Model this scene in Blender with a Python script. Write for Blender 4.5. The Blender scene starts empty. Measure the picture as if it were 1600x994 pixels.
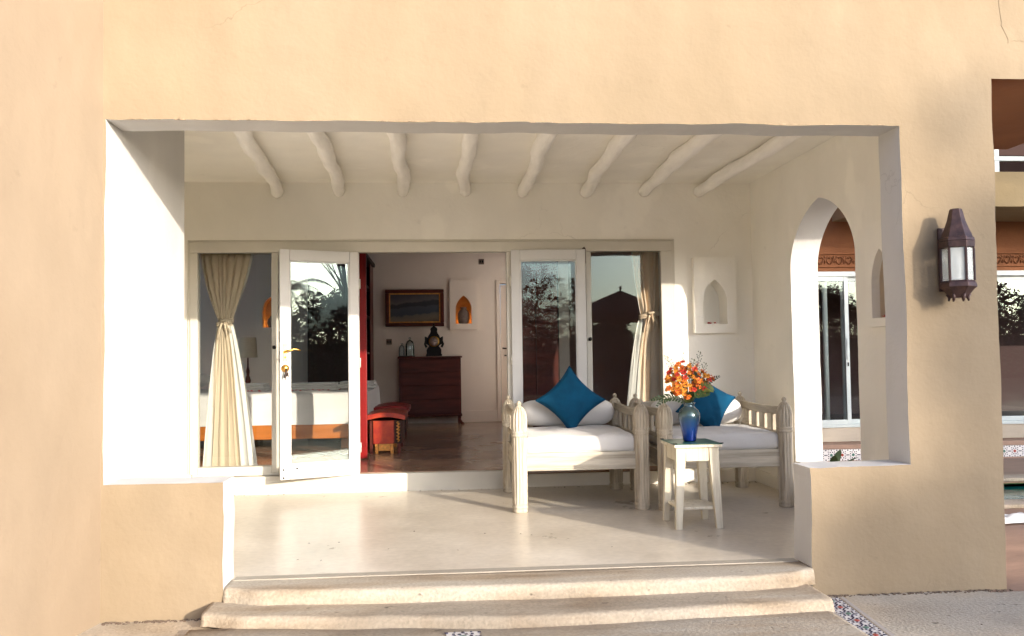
import bpy, bmesh, math, random
from mathutils import Vector, Matrix, noise
from mathutils.geometry import tessellate_polygon
random.seed(7)
S = bpy.context.scene
COL = S.collection
R = math.radians
PI = math.pi

# ------------------------------------------------------------------ camera
cam_d = bpy.data.cameras.new('camera'); cam = bpy.data.objects.new('camera', cam_d); COL.objects.link(cam)
F_ = Vector((0.08184976, 0.99576209, 0.04193432)); R_ = Vector((0.99659228, -0.08134153, -0.01368858)); U_ = R_.cross(F_)
m = Matrix.Identity(4)
for i in range(3):
    m[i][0] = R_[i]; m[i][1] = U_[i]; m[i][2] = -F_[i]
m.translation = Vector((0, -4.9944, 1.2597)); cam.matrix_world = m
cam_d.sensor_width = 36; cam_d.lens = 36 * 1370.29 / 1600; cam_d.clip_end = 2000; cam_d.clip_start = 0.05
S.camera = cam

# ------------------------------------------------------------------ sky and sun
SUN = Vector((0.69, -1.0, 0.288)).normalized()          # towards the sun
EL = math.asin(SUN.z); AZ = math.atan2(SUN.x, SUN.y)
W = bpy.data.worlds.new('World'); S.world = W; W.use_nodes = True
nt = W.node_tree; bg = nt.nodes['Background']
sky = nt.nodes.new('ShaderNodeTexSky'); sky.sky_type = 'NISHITA'; sky.sun_disc = False
sky.sun_elevation = EL; sky.sun_rotation = AZ; sky.air_density = 0.6; sky.dust_density = 3.5; sky.ozone_density = 3.0
nt.links.new(sky.outputs[0], bg.inputs[0]); bg.inputs[1].default_value = 0.15
sl = bpy.data.lights.new('sun', 'SUN'); sl.energy = 2.0; sl.angle = R(0.6); sl.color = (1.0, 0.88, 0.74)
so = bpy.data.objects.new('sun', sl); COL.objects.link(so); so.rotation_euler = SUN.to_track_quat('Z', 'Y').to_euler(); so.location = (10, -15, 8)
S.view_settings.view_transform = 'Standard'; S.view_settings.look = 'None'; S.view_settings.gamma = 1; S.view_settings.exposure = 1.76
S.render.engine = 'CYCLES'
S.cycles.max_bounces = 12; S.cycles.diffuse_bounces = 8; S.cycles.glossy_bounces = 5; S.cycles.transparent_max_bounces = 16
S.cycles.caustics_reflective = False; S.cycles.caustics_refractive = False; S.cycles.sample_clamp_indirect = 6

# ------------------------------------------------------------------ materials
def mat(name, col, rough=0.7, metal=0.0, var=0.0, vscale=3.0, col2=None, bump=0.0, bscale=40.0, stretch=(1, 1, 1), spec=0.5, fine=0.0, coat=0.0, sheen=0.0, rvar=0.0, emit=None):
    m = bpy.data.materials.new(name); m.use_nodes = True
    t = m.node_tree; b = t.nodes['Principled BSDF']
    b.inputs['Roughness'].default_value = rough; b.inputs['Metallic'].default_value = metal
    b.inputs['Specular IOR Level'].default_value = spec; b.inputs['Coat Weight'].default_value = coat
    b.inputs['Sheen Weight'].default_value = sheen
    c = (*col, 1)
    b.inputs['Base Color'].default_value = c
    tc = t.nodes.new('ShaderNodeTexCoord'); mp = t.nodes.new('ShaderNodeMapping'); mp.inputs['Scale'].default_value = stretch
    t.links.new(tc.outputs['Object'], mp.inputs['Vector'])
    if var or col2:
        n = t.nodes.new('ShaderNodeTexNoise'); n.inputs['Scale'].default_value = vscale; n.inputs['Detail'].default_value = 8; n.inputs['Roughness'].default_value = .62
        t.links.new(mp.outputs[0], n.inputs['Vector'])
        r = t.nodes.new('ShaderNodeValToRGB'); r.color_ramp.elements[0].position = .32; r.color_ramp.elements[1].position = .68
        lo = tuple(x * (1 - var) for x in col); hi = col2 if col2 else tuple(min(1, x * (1 + var)) for x in col)
        r.color_ramp.elements[0].color = (*lo, 1); r.color_ramp.elements[1].color = (*hi, 1)
        t.links.new(n.outputs['Fac'], r.inputs[0]); out = r.outputs[0]
        if fine:
            n2 = t.nodes.new('ShaderNodeTexNoise'); n2.inputs['Scale'].default_value = vscale * 14; n2.inputs['Detail'].default_value = 4
            t.links.new(mp.outputs[0], n2.inputs['Vector'])
            mr = t.nodes.new('ShaderNodeMapRange'); mr.inputs[1].default_value = .3; mr.inputs[2].default_value = .7; mr.inputs[3].default_value = 1 - fine; mr.inputs[4].default_value = 1 + fine * .4
            t.links.new(n2.outputs['Fac'], mr.inputs[0])
            vm = t.nodes.new('ShaderNodeVectorMath'); vm.operation = 'SCALE'
            t.links.new(out, vm.inputs[0]); t.links.new(mr.outputs[0], vm.inputs['Scale']); out = vm.outputs[0]
        t.links.new(out, b.inputs['Base Color'])
        if rvar:
            mr = t.nodes.new('ShaderNodeMapRange'); mr.inputs[3].default_value = rough - rvar; mr.inputs[4].default_value = rough + rvar
            mr.inputs[1].default_value = .3; mr.inputs[2].default_value = .7
            t.links.new(n.outputs['Fac'], mr.inputs[0]); t.links.new(mr.outputs[0], b.inputs['Roughness'])
    if bump:
        n = t.nodes.new('ShaderNodeTexNoise'); n.inputs['Scale'].default_value = bscale; n.inputs['Detail'].default_value = 6
        t.links.new(mp.outputs[0], n.inputs['Vector'])
        bp = t.nodes.new('ShaderNodeBump'); bp.inputs['Strength'].default_value = 1.0; bp.inputs['Distance'].default_value = bump
        t.links.new(n.outputs['Fac'], bp.inputs['Height']); t.links.new(bp.outputs[0], b.inputs['Normal'])
    if emit:
        b.inputs['Emission Color'].default_value = (*emit[0], 1); b.inputs['Emission Strength'].default_value = emit[1]
    return m

def plaster(name, col, warm, streak=.05, bump=.004, crack=0):
    """hand-trowelled lime plaster: large soft blotches, vertical rain streaks, low undulations"""
    m = mat(name, col, .85, bump=0, spec=.2)
    t = m.node_tree; b = t.nodes['Principled BSDF']
    tc = t.nodes.new('ShaderNodeTexCoord')
    def nz(scale, st, det=5):
        mp = t.nodes.new('ShaderNodeMapping'); mp.inputs['Scale'].default_value = st; t.links.new(tc.outputs['Object'], mp.inputs[0])
        n = t.nodes.new('ShaderNodeTexNoise'); n.inputs['Scale'].default_value = scale; n.inputs['Detail'].default_value = det
        t.links.new(mp.outputs[0], n.inputs['Vector']); return n.outputs['Fac']
    mx = t.nodes.new('ShaderNodeMix'); mx.data_type = 'RGBA'
    mx.inputs[6].default_value = (*col, 1); mx.inputs[7].default_value = (*warm, 1)
    r = t.nodes.new('ShaderNodeMapRange'); r.inputs[1].default_value = .35; r.inputs[2].default_value = .65
    t.links.new(nz(.9, (1, 1, .7), 7), r.inputs[0]); t.links.new(r.outputs[0], mx.inputs[0])
    r2 = t.nodes.new('ShaderNodeMapRange'); r2.inputs[1].default_value = .3; r2.inputs[2].default_value = .7; r2.inputs[3].default_value = 1 - streak; r2.inputs[4].default_value = 1 + streak * .6
    t.links.new(nz(3.0, (1, 1, .55), 8), r2.inputs[0])
    r3 = t.nodes.new('ShaderNodeMapRange'); r3.inputs[1].default_value = .68; r3.inputs[2].default_value = .80; r3.inputs[3].default_value = 1; r3.inputs[4].default_value = 1 - streak * 2.2
    t.links.new(nz(9, (1, 1, 1), 9), r3.inputs[0])
    mu = t.nodes.new('ShaderNodeMath'); mu.operation = 'MULTIPLY'; t.links.new(r2.outputs[0], mu.inputs[0]); t.links.new(r3.outputs[0], mu.inputs[1])
    v = t.nodes.new('ShaderNodeVectorMath'); v.operation = 'SCALE'; t.links.new(mx.outputs[2], v.inputs[0]); t.links.new(mu.outputs[0], v.inputs['Scale'])
    outc = v.outputs[0]
    if crack:
        # hairline cracks: warped cell borders, showing only here and there
        wn = t.nodes.new('ShaderNodeTexNoise'); wn.inputs['Scale'].default_value = 2.5; wn.inputs['Detail'].default_value = 6; t.links.new(tc.outputs['Object'], wn.inputs['Vector'])
        wa = t.nodes.new('ShaderNodeVectorMath'); wa.operation = 'MULTIPLY_ADD'; wa.inputs[1].default_value = (.5, .5, .5); t.links.new(wn.outputs['Color'], wa.inputs[0]); t.links.new(tc.outputs['Object'], wa.inputs[2])
        vo = t.nodes.new('ShaderNodeTexVoronoi'); vo.feature = 'DISTANCE_TO_EDGE'; vo.inputs['Scale'].default_value = .45; t.links.new(wa.outputs[0], vo.inputs['Vector'])
        c1 = t.nodes.new('ShaderNodeMapRange'); c1.inputs[1].default_value = .0; c1.inputs[2].default_value = .0018; c1.inputs[3].default_value = 1; c1.inputs[4].default_value = 0; t.links.new(vo.outputs['Distance'], c1.inputs[0])
        c2 = t.nodes.new('ShaderNodeMapRange'); c2.inputs[1].default_value = .56; c2.inputs[2].default_value = .66; t.links.new(nz(1.3, (1, 1, 1), 2), c2.inputs[0])
        c3 = t.nodes.new('ShaderNodeMath'); c3.operation = 'MULTIPLY'; t.links.new(c1.outputs[0], c3.inputs[0]); t.links.new(c2.outputs[0], c3.inputs[1])
        c4 = t.nodes.new('ShaderNodeMath'); c4.operation = 'MULTIPLY_ADD'; c4.inputs[1].default_value = -crack; c4.inputs[2].default_value = 1; t.links.new(c3.outputs[0], c4.inputs[0])
        # small pale repairs and scuffs with a shape of their own
        c5 = t.nodes.new('ShaderNodeMapRange'); c5.inputs[1].default_value = .62; c5.inputs[2].default_value = .66; c5.inputs[3].default_value = 1; c5.inputs[4].default_value = 1.05; t.links.new(nz(1.9, (1, 1, .6), 10), c5.inputs[0])
        c6 = t.nodes.new('ShaderNodeMath'); c6.operation = 'MULTIPLY'; t.links.new(c4.outputs[0], c6.inputs[0]); t.links.new(c5.outputs[0], c6.inputs[1])
        vv = t.nodes.new('ShaderNodeVectorMath'); vv.operation = 'SCALE'; t.links.new(outc, vv.inputs[0]); t.links.new(c6.outputs[0], vv.inputs['Scale']); outc = vv.outputs[0]
    t.links.new(outc, b.inputs['Base Color'])
    b1 = t.nodes.new('ShaderNodeBump'); b1.inputs['Distance'].default_value = bump * 3.0; t.links.new(nz(3.2, (1, 1, 1), 3), b1.inputs['Height'])
    b2 = t.nodes.new('ShaderNodeBump'); b2.inputs['Distance'].default_value = bump * .35; t.links.new(nz(45, (1, 1, 1), 6), b2.inputs['Height'])
    t.links.new(b1.outputs[0], b2.inputs['Normal']); t.links.new(b2.outputs[0], b.inputs['Normal'])
    return m

def glass(name, refl=.10, tint=(.98, .99, .985), gtint=(.46, .56, .54)):
    m = bpy.data.materials.new(name); m.use_nodes = True; t = m.node_tree; t.nodes.clear()
    o = t.nodes.new('ShaderNodeOutputMaterial'); tr = t.nodes.new('ShaderNodeBsdfTransparent'); tr.inputs[0].default_value = (*tint, 1)
    g = t.nodes.new('ShaderNodeBsdfGlossy'); g.inputs['Roughness'].default_value = 0.0; g.inputs[0].default_value = (*gtint, 1)
    fr = t.nodes.new('ShaderNodeFresnel'); fr.inputs[0].default_value = 1.55
    ad = t.nodes.new('ShaderNodeMath'); ad.operation = 'ADD'; ad.inputs[1].default_value = refl; ad.use_clamp = True
    mx = t.nodes.new('ShaderNodeMixShader')
    t.links.new(fr.outputs[0], ad.inputs[0]); t.links.new(ad.outputs[0], mx.inputs[0])
    t.links.new(tr.outputs[0], mx.inputs[1]); t.links.new(g.outputs[0], mx.inputs[2]); t.links.new(mx.outputs[0], o.inputs[0])
    return m

def wood_paint(name, col, worn, amt=.5, axis='z'):
    """whitewashed wood: pale wash over grain that shows grey in streaks"""
    st = {'z': (1, 1, .06), 'x': (.06, 1, 1), 'y': (1, .06, 1)}[axis]
    m = mat(name, col, .62, bump=.0016, bscale=90, stretch=st, spec=.3)
    t = m.node_tree; b = t.nodes['Principled BSDF']; mp = [n for n in t.nodes if n.type == 'MAPPING'][0]
    n = t.nodes.new('ShaderNodeTexNoise'); n.inputs['Scale'].default_value = 26; n.inputs['Detail'].default_value = 8; n.inputs['Roughness'].default_value = .7
    t.links.new(mp.outputs[0], n.inputs['Vector'])
    r = t.nodes.new('ShaderNodeValToRGB'); r.color_ramp.elements[0].position = .30; r.color_ramp.elements[1].position = .30 + .34 * amt + .1
    r.color_ramp.elements[0].color = (*worn, 1); r.color_ramp.elements[1].color = (*col, 1)
    t.links.new(n.outputs['Fac'], r.inputs[0]); t.links.new(r.outputs[0], b.inputs['Base Color'])
    return m

M = {}
M['orange'] = plaster('orange_plaster', (.258, .196, .124), (.282, .220, .146), .075, .006, crack=.2)
M['orangepale'] = plaster('pale_orange_plaster', (.285, .216, .145), (.305, .236, .164), .065, .005, crack=.16)
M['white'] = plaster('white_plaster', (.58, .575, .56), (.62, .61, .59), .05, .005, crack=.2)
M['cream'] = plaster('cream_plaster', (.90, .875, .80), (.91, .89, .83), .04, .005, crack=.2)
M['room'] = plaster('bedroom_plaster', (.86, .72, .60), (.87, .74, .63), .03, .002)
M['brownwall'] = plaster('terracotta_plaster', (.20, .078, .034), (.24, .10, .045), .06)  # orange walls in shade, the darkening put into the colour
M['band'] = plaster('ochre_plaster', (.27, .20, .105), (.30, .225, .125), .05)
M['frame'] = mat('door_paint', (.58, .55, .475), .45, var=.04, vscale=4, bump=.0008, bscale=60)
M['leafpaint'] = mat('door_leaf_paint', (.56, .55, .53), .42, var=.03, vscale=3, bump=.0008, bscale=60)
M['chipped'] = mat('chipped_paint', (.30, .22, .14), .8, var=.3, vscale=40)
M['pole'] = mat('limewashed_pole', (.92, .90, .85), .9, var=.06, vscale=14, stretch=(1, .2, 1), bump=.009, bscale=26, spec=.1)
M['glass'] = glass('window_glass', .0)
M['frostedpane'] = mat('pale_lantern_glass', (.80, .86, .84), .15, bump=.002, bscale=60); M['frostedpane'].node_tree.nodes['Principled BSDF'].inputs['Alpha'].default_value = .30  # whitish colour stands for the brightness mirrored in the lantern panes
M['thinglass'] = glass('lantern_glass', .10, (.86, .93, .91))
M['floor'] = mat('polished_cement', (.63, .55, .435), .31, var=.16, vscale=1.5, col2=(.71, .645, .54), bump=.0004, bscale=6, fine=.10, rvar=.05)
M['nosing'] = mat('grey_cement', (.36, .32, .26), .5, var=.12, vscale=3, fine=.1)
M['redfloor'] = mat('bedroom_cement', (.36, .23, .155), .20, var=.18, vscale=1.2, bump=.001, bscale=5, rvar=.05)
M['mahogany'] = mat('mahogany', (.095, .018, .011), .42, var=.35, vscale=9, stretch=(.25, 1, 1.6), spec=.25)
M['darkwood'] = mat('dark_wood', (.022, .008, .006), .5, spec=.2, var=.3, vscale=10, stretch=(1, 1, .2))
M['beam_red'] = mat('red_brown_wood', (.10, .022, .015), .5, var=.3, vscale=6)
M['bedwood'] = mat('honey_wood', (.42, .13, .018), .38, var=.2, vscale=14, stretch=(.12, 1, 1.2), coat=.2)
M['red'] = mat('red_paint', (.21, .003, .002), .45, var=.25, vscale=7, stretch=(1, 1, .3), spec=.3)
M['redworn'] = mat('worn_red_paint', (.33, .004, .003), .42, var=.25, vscale=9, col2=(.45, .05, .005))
M['gold'] = mat('gilt_paint', (.62, .27, .05), .4, var=.35, vscale=30)
M['brass'] = mat('brass', (.60, .33, .08), .30, metal=.9, var=.25, vscale=50)
M['iron'] = mat('dark_iron', (.05, .028, .02), .5, metal=.3, var=.2, vscale=30)
M['bronze'] = mat('aged_bronze', (.045, .026, .026), .45, metal=.4, var=.35, vscale=22, col2=(.085, .045, .038), bump=.001, bscale=50)
M['linen'] = mat('white_linen', (.62, .60, .57), .9, var=.03, vscale=4, bump=.009, bscale=7, sheen=.2)
M['bedlinen'] = mat('bed_linen', (.70, .68, .65), .9, bump=.006, bscale=5)
M['blue'] = mat('teal_blue_cotton', (.001, .058, .125), .85, var=.18, vscale=8, bump=.0014, bscale=260, spec=.2)
M['curtain'] = mat('beige_curtain', (.58, .48, .345), .9, var=.06, vscale=6, stretch=(1, 1, .2), bump=.0006, bscale=200)
M['curtain_dark'] = mat('tan_curtain', (.74, .58, .42), .9, var=.06, vscale=6, stretch=(1, 1, .2), bump=.0006, bscale=200)
M['sheer'] = mat('white_sheer', (.64, .62, .57), .9, bump=.0006, bscale=200)
M['chair'] = wood_paint('whitewashed_wood', (.62, .55, .43), (.24, .19, .13), .75)
M['chairx'] = wood_paint('whitewashed_rail', (.60, .54, .43), (.28, .24, .18), .8, 'x')
M['chairy'] = wood_paint('whitewashed_side', (.58, .52, .41), (.26, .21, .15), .8, 'y')
M['tablepaint'] = wood_paint('cream_table_paint', (.66, .60, .465), (.44, .36, .24), .3)
M['mat'] = mat('dark_green_mat', (.010, .085, .055), .35, var=.25, vscale=20)
M['clay'] = mat('grey_clay', (.20, .14, .11), .8, var=.2, vscale=20)
M['ochreclay'] = mat('amber_clay', (.60, .36, .13), .7, var=.15, vscale=12)
M['shade'] = mat('lamp_shade_cloth', (.66, .56, .42), .9, var=.05, vscale=30)
M['coral'] = None
M['leaf'] = mat('leaf_green', (.055, .095, .022), .5, var=.35, vscale=6)
M['leafdark'] = mat('dark_leaf', (.022, .045, .013), .45, var=.4, vscale=3)
M['leafpale'] = mat('yellow_green_leaf', (.14, .17, .03), .5, var=.3, vscale=10)
M['bark'] = mat('bark', (.12, .085, .06), .9, var=.3, vscale=9, bump=.01, bscale=20)
M['stem'] = mat('flower_stem', (.10, .11, .03), .6)
M['pet_o'] = mat('orange_petal', (.66, .15, .010), .6, var=.25, vscale=30)
M['pet_y'] = mat('yellow_orange_petal', (.68, .27, .02), .6, var=.2, vscale=30)
M['pet_r'] = mat('red_petal', (.50, .028, .012), .6, var=.3, vscale=30)
M['redpetal'] = mat('crimson_petal', (.55, .012, .02), .6)
M['plinthgrey'] = plaster('grey_beige_plinth', (.40, .34, .26), (.44, .38, .30), .05)
M['grit'] = mat('grit', (.14, .10, .07), .9, var=.4, vscale=60)
M['moss'] = mat('mossy_stone', (.075, .045, .038), .95, var=.4, vscale=1.5, bump=.02, bscale=4)  # dark brown of the added backing wall, meant for the reflections
M['canopy'] = mat('maroon_canvas', (.17, .055, .042), .8, var=.1, vscale=2)
M['alu'] = mat('white_aluminium', (.45, .50, .485), .35, var=.03, vscale=3)
M['water'] = mat('pool_water', (.004, .10, .085), .03, bump=.006, bscale=5, spec=.8)
M['pooltile'] = mat('pool_tile', (.02, .50, .33), .3, var=.15, vscale=6)
M['terr'] = mat('brown_terrace_stone', (.30, .185, .125), .6, var=.25, vscale=1.8, stretch=(.6, 1.6, 1), bump=.002, bscale=25, fine=.1)
M['grass'] = mat('lawn_turf', (.055, .085, .022), .9, var=.3, vscale=2)
M['bulb'] = mat('warm_bulb', (1, .6, .25), .5, emit=((1.0, .58, .20), 11.0))
M['navy'] = mat('navy_tile', (.012, .012, .045), .25); M['tilewhite'] = mat('white_tile', (.66, .63, .60), .3)
M['tilered'] = mat('red_tile', (.30, .03, .015), .3); M['tilegreen'] = mat('green_tile', (.04, .13, .10), .3)
M['grout'] = mat('tile_grout', (.55, .50, .44), .8)
M['dark'] = mat('dim_room_lining', (.06, .032, .03), .9)  # dark colour stands in for the shade inside the wing's rooms
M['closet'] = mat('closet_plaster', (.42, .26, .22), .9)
M['clockface'] = mat('silvered_dial', (.55, .42, .38), .35, metal=.3, var=.3, vscale=60)
M['switch'] = mat('brown_switch_plate', (.16, .10, .07), .5)
M['black'] = mat('black_knob', (.008, .006, .005), .5, spec=.25)

def coral(name='coral_stone', base=(.42, .335, .235), dark=(.24, .165, .095), light=(.50, .44, .35), layer=(.45, 2.2, 2.5)):
    m = mat(name, base, .85, spec=.25)
    t = m.node_tree; b = t.nodes['Principled BSDF']; tc = t.nodes.new('ShaderNodeTexCoord')
    def nz(scale, st, det=6, kind='ShaderNodeTexNoise'):
        mp = t.nodes.new('ShaderNodeMapping'); mp.inputs['Scale'].default_value = st; t.links.new(tc.outputs['Object'], mp.inputs[0])
        n = t.nodes.new(kind); n.inputs['Scale'].default_value = scale
        if 'Detail' in n.inputs: n.inputs['Detail'].default_value = det
        t.links.new(mp.outputs[0], n.inputs['Vector']); return n
    a = nz(2.0, layer, 9)
    r = t.nodes.new('ShaderNodeValToRGB'); e = r.color_ramp.elements
    e[0].position = .36; e[0].color = (*dark, 1); e[1].position = .62; e[1].color = (*light, 1)
    x = e.new(.48); x.color = (*base, 1)
    t.links.new(a.outputs['Fac'], r.inputs[0])
    g = nz(1.1, (1, 1, 1), 4); r2 = t.nodes.new('ShaderNodeMapRange'); r2.inputs[1].default_value = .35; r2.inputs[2].default_value = .62; r2.inputs[3].default_value = 0; r2.inputs[4].default_value = .65
    t.links.new(g.outputs['Fac'], r2.inputs[0])
    mx = t.nodes.new('ShaderNodeMix'); mx.data_type = 'RGBA'; t.links.new(r2.outputs[0], mx.inputs[0]); t.links.new(r.outputs[0], mx.inputs[6]); mx.inputs[7].default_value = (.36, .325, .265, 1)
    f = nz(60, (1, 1, 1), 5); r3 = t.nodes.new('ShaderNodeMapRange'); r3.inputs[1].default_value = .3; r3.inputs[2].default_value = .7; r3.inputs[3].default_value = .80; r3.inputs[4].default_value = 1.07
    t.links.new(f.outputs['Fac'], r3.inputs[0])
    v = t.nodes.new('ShaderNodeVectorMath'); v.operation = 'SCALE'; t.links.new(mx.outputs[2], v.inputs[0]); t.links.new(r3.outputs[0], v.inputs['Scale'])
    pit = nz(22, (.55, 1, 1), 2); r4 = t.nodes.new('ShaderNodeMapRange'); r4.inputs[1].default_value = .70; r4.inputs[2].default_value = .76; r4.inputs[3].default_value = 1; r4.inputs[4].default_value = .5
    t.links.new(pit.outputs['Fac'], r4.inputs[0])
    v2 = t.nodes.new('ShaderNodeVectorMath'); v2.operation = 'SCALE'; t.links.new(v.outputs[0], v2.inputs[0]); t.links.new(r4.outputs[0], v2.inputs['Scale'])
    t.links.new(v2.outputs[0], b.inputs['Base Color'])
    b1 = t.nodes.new('ShaderNodeBump'); b1.inputs['Distance'].default_value = .005; t.links.new(f.outputs['Fac'], b1.inputs['Height'])
    b2 = t.nodes.new('ShaderNodeBump'); b2.inputs['Distance'].default_value = .010; t.links.new(r4.outputs[0], b2.inputs['Height']); t.links.new(b1.outputs[0], b2.inputs['Normal'])
    t.links.new(b2.outputs[0], b.inputs['Normal'])
    return m
M['coral'] = coral()
M['paving'] = coral('coral_paving', (.52, .42, .30), (.38, .30, .20), (.59, .505, .39), (1, 1, 1))

def vase_mat():
    m = mat('iridescent_glaze', (.02, .1, .4), .22, metal=.45, coat=.4)
    t = m.node_tree; b = t.nodes['Principled BSDF']; tc = t.nodes.new('ShaderNodeTexCoord'); sp = t.nodes.new('ShaderNodeSeparateXYZ')
    t.links.new(tc.outputs['Object'], sp.inputs[0]); n = t.nodes.new('ShaderNodeTexNoise'); n.inputs['Scale'].default_value = 18; t.links.new(tc.outputs['Object'], n.inputs[0])
    ma = t.nodes.new('ShaderNodeMath'); ma.operation = 'MULTIPLY_ADD'; ma.inputs[1].default_value = .05; t.links.new(n.outputs['Fac'], ma.inputs[0]); t.links.new(sp.outputs[2], ma.inputs[2])
    mr = t.nodes.new('ShaderNodeMapRange'); mr.inputs[1].default_value = 0.02; mr.inputs[2].default_value = .29; t.links.new(ma.outputs[0], mr.inputs[0])
    r = t.nodes.new('ShaderNodeValToRGB'); e = r.color_ramp.elements
    e[0].position = 0; e[0].color = (.006, .02, .22, 1); e[1].position = 1; e[1].color = (.06, .10, .12, 1)
    a = e.new(.35); a.color = (.012, .06, .27, 1); a = e.new(.62); a.color = (.025, .08, .16, 1); a = e.new(.8); a.color = (.065, .10, .085, 1)
    t.links.new(mr.outputs[0], r.inputs[0]); t.links.new(r.outputs[0], b.inputs['Base Color']); return m
M['vase'] = vase_mat()
m = bpy.data.materials.new('voile'); m.use_nodes = True; t = m.node_tree; t.nodes.clear(); o = t.nodes.new('ShaderNodeOutputMaterial'); a_ = t.nodes.new('ShaderNodeBsdfTranslucent'); a_.inputs[0].default_value = (.85, .84, .80, 1)
t.links.new(a_.outputs[0], o.inputs[0]); M['voile'] = m  # cloth of an added bedroom window, spreads daylight into the room
m2 = m.copy(); m2.name = 'warm_voile'; [n for n in m2.node_tree.nodes if n.type == 'BSDF_TRANSLUCENT'][0].inputs[0].default_value = (.95, .80, .62, 1); M['voile_warm'] = m2  # tinted so the light let into the bedroom turns warmer

# ------------------------------------------------------------------ helpers
class MB:
    def __init__(s): s.v = []; s.f = []; s.m = []; s.sm = []
    def add(s, vs, fs, mi=0, smooth=False):
        o = len(s.v); s.v += [tuple(x) for x in vs]
        for f in fs: s.f.append([i + o for i in f]); s.m.append(mi); s.sm.append(smooth)
    def box(s, x0, x1, y0, y1, z0, z1, mi=0):
        v = [(x, y, z) for x in (x0, x1) for y in (y0, y1) for z in (z0, z1)]
        s.add(v, [(0, 1, 3, 2), (4, 6, 7, 5), (0, 4, 5, 1), (2, 3, 7, 6), (0, 2, 6, 4), (1, 5, 7, 3)], mi)
    def tube(s, pts, rad, n=8, mi=0, cap=True, smooth=True):
        pts = [Vector(p) for p in pts]; rad = rad if isinstance(rad, (list, tuple)) else [rad] * len(pts)
        vs = []; prev = None
        for i, p in enumerate(pts):
            d = (pts[min(i + 1, len(pts) - 1)] - pts[max(i - 1, 0)]).normalized()
            if prev is None:
                a = Vector((0, 0, 1)) if abs(d.z) < .9 else Vector((1, 0, 0)); prev = d.cross(a).normalized()
            u = (prev - d * prev.dot(d)).normalized(); prev = u; w = d.cross(u)
            for k in range(n):
                an = 2 * PI * k / n; vs.append(p + (u * math.cos(an) + w * math.sin(an)) * rad[i])
        fs = [(i * n + k, i * n + (k + 1) % n, (i + 1) * n + (k + 1) % n, (i + 1) * n + k) for i in range(len(pts) - 1) for k in range(n)]
        if cap: fs += [tuple(reversed(range(n))), tuple((len(pts) - 1) * n + k for k in range(n))]
        s.add(vs, fs, mi, smooth)
    def lathe(s, prof, n=32, c=(0, 0, 0), mi=0, flute=None, smooth=True, cap=True, rot=0):
        """prof: list of (r, z[, flute amount])"""
        vs = []
        for q in prof:
            r, z = q[0], q[1]; fl = q[2] if len(q) > 2 else 0
            for k in range(n):
                a = 2 * PI * k / n + rot; rr = r
                if fl and flute: rr = r * (1 - fl * 1.35 * (1 - abs(math.sin(a * flute / 2))) ** 1.5)
                vs.append((c[0] + rr * math.cos(a), c[1] + rr * math.sin(a), c[2] + z))
        L = len(prof)
        fs = [(i * n + k, i * n + (k + 1) % n, (i + 1) * n + (k + 1) % n, (i + 1) * n + k) for i in range(L - 1) for k in range(n)]
        if cap: fs += [tuple(reversed(range(n))), tuple((L - 1) * n + k for k in range(n))]
        s.add(vs, fs, mi, smooth)
    def plate(s, outer, holes, a, b, axis='y', mi_f=0, mi_b=0, mi_s=None, mi_o=None):
        """extruded 2-D outline with holes between depth a and b along the axis; outline coords (h, z) or (x, y) for axis z"""
        mi_s = mi_f if mi_s is None else mi_s; mi_o = mi_s if mi_o is None else mi_o
        def P(p, d): return {'y': (p[0], d, p[1]), 'x': (d, p[0], p[1]), 'z': (p[0], p[1], d)}[axis]
        loops = [outer] + holes
        tri = tessellate_polygon([[Vector((p[0], p[1], 0)) for p in l] for l in loops])
        flat = [p for l in loops for p in l]
        s.add([P(p, a) for p in flat], [tuple(t) for t in tri], mi_f)
        s.add([P(p, b) for p in flat], [tuple(t) for t in tri], mi_b)
        for li, l in enumerate(loops):
            n = len(l)
            mm = mi_o if li == 0 else mi_s
            for i in range(n):
                p, q = l[i], l[(i + 1) % n]
                mk = mm(p, q) if callable(mm) else mm
                s.add([P(p, a), P(q, a), P(q, b), P(p, b)], [(0, 1, 2, 3)], mk)
    def build(s, name, mats, parent=None, bevel=0, loc=None, smooth=False, seg=2):
        me = bpy.data.meshes.new(name)
        off = Vector(loc) if loc is not None else (wl(parent) if parent is not None else Vector((0, 0, 0)))
        me.from_pydata([Vector(v) - off for v in s.v], [], s.f)
        mats = mats if isinstance(mats, (list, tuple)) else [mats]
        for x in mats: me.materials.append(M[x] if isinstance(x, str) else x)
        me.polygons.foreach_set('material_index', s.m); me.polygons.foreach_set('use_smooth', [bool(x) or smooth for x in s.sm])
        bm = bmesh.new(); bm.from_mesh(me); bmesh.ops.remove_doubles(bm, verts=bm.verts, dist=1e-5)
        bmesh.ops.recalc_face_normals(bm, faces=bm.faces); bm.to_mesh(me); bm.free(); me.update()
        o = bpy.data.objects.new(name, me); COL.objects.link(o)
        if parent is not None: o.parent = parent
        if loc is not None:
            o.location = off if parent is None else off - wl(parent)
        if bevel:
            b = o.modifiers.new('bevel', 'BEVEL'); b.width = bevel; b.segments = seg; b.limit_method = 'ANGLE'; b.angle_limit = R(40); b.harden_normals = False
            for p in me.polygons: p.use_smooth = p.use_smooth
        return o
def wl(o):
    v = Vector((0, 0, 0))
    while o is not None: v = v + Vector(o.location); o = o.parent
    return v
def tag(o, label=None, cat=None, group=None, kind=None):
    if label: o['label'] = label
    if cat: o['category'] = cat
    if group: o['group'] = group
    if kind: o['kind'] = kind
    return o
def thing(name, label, cat, loc=(0, 0, 0), group=None):
    o = bpy.data.objects.new(name, None); COL.objects.link(o); o.location = loc; o.empty_display_size = .1
    return tag(o, label, cat, group)
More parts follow.
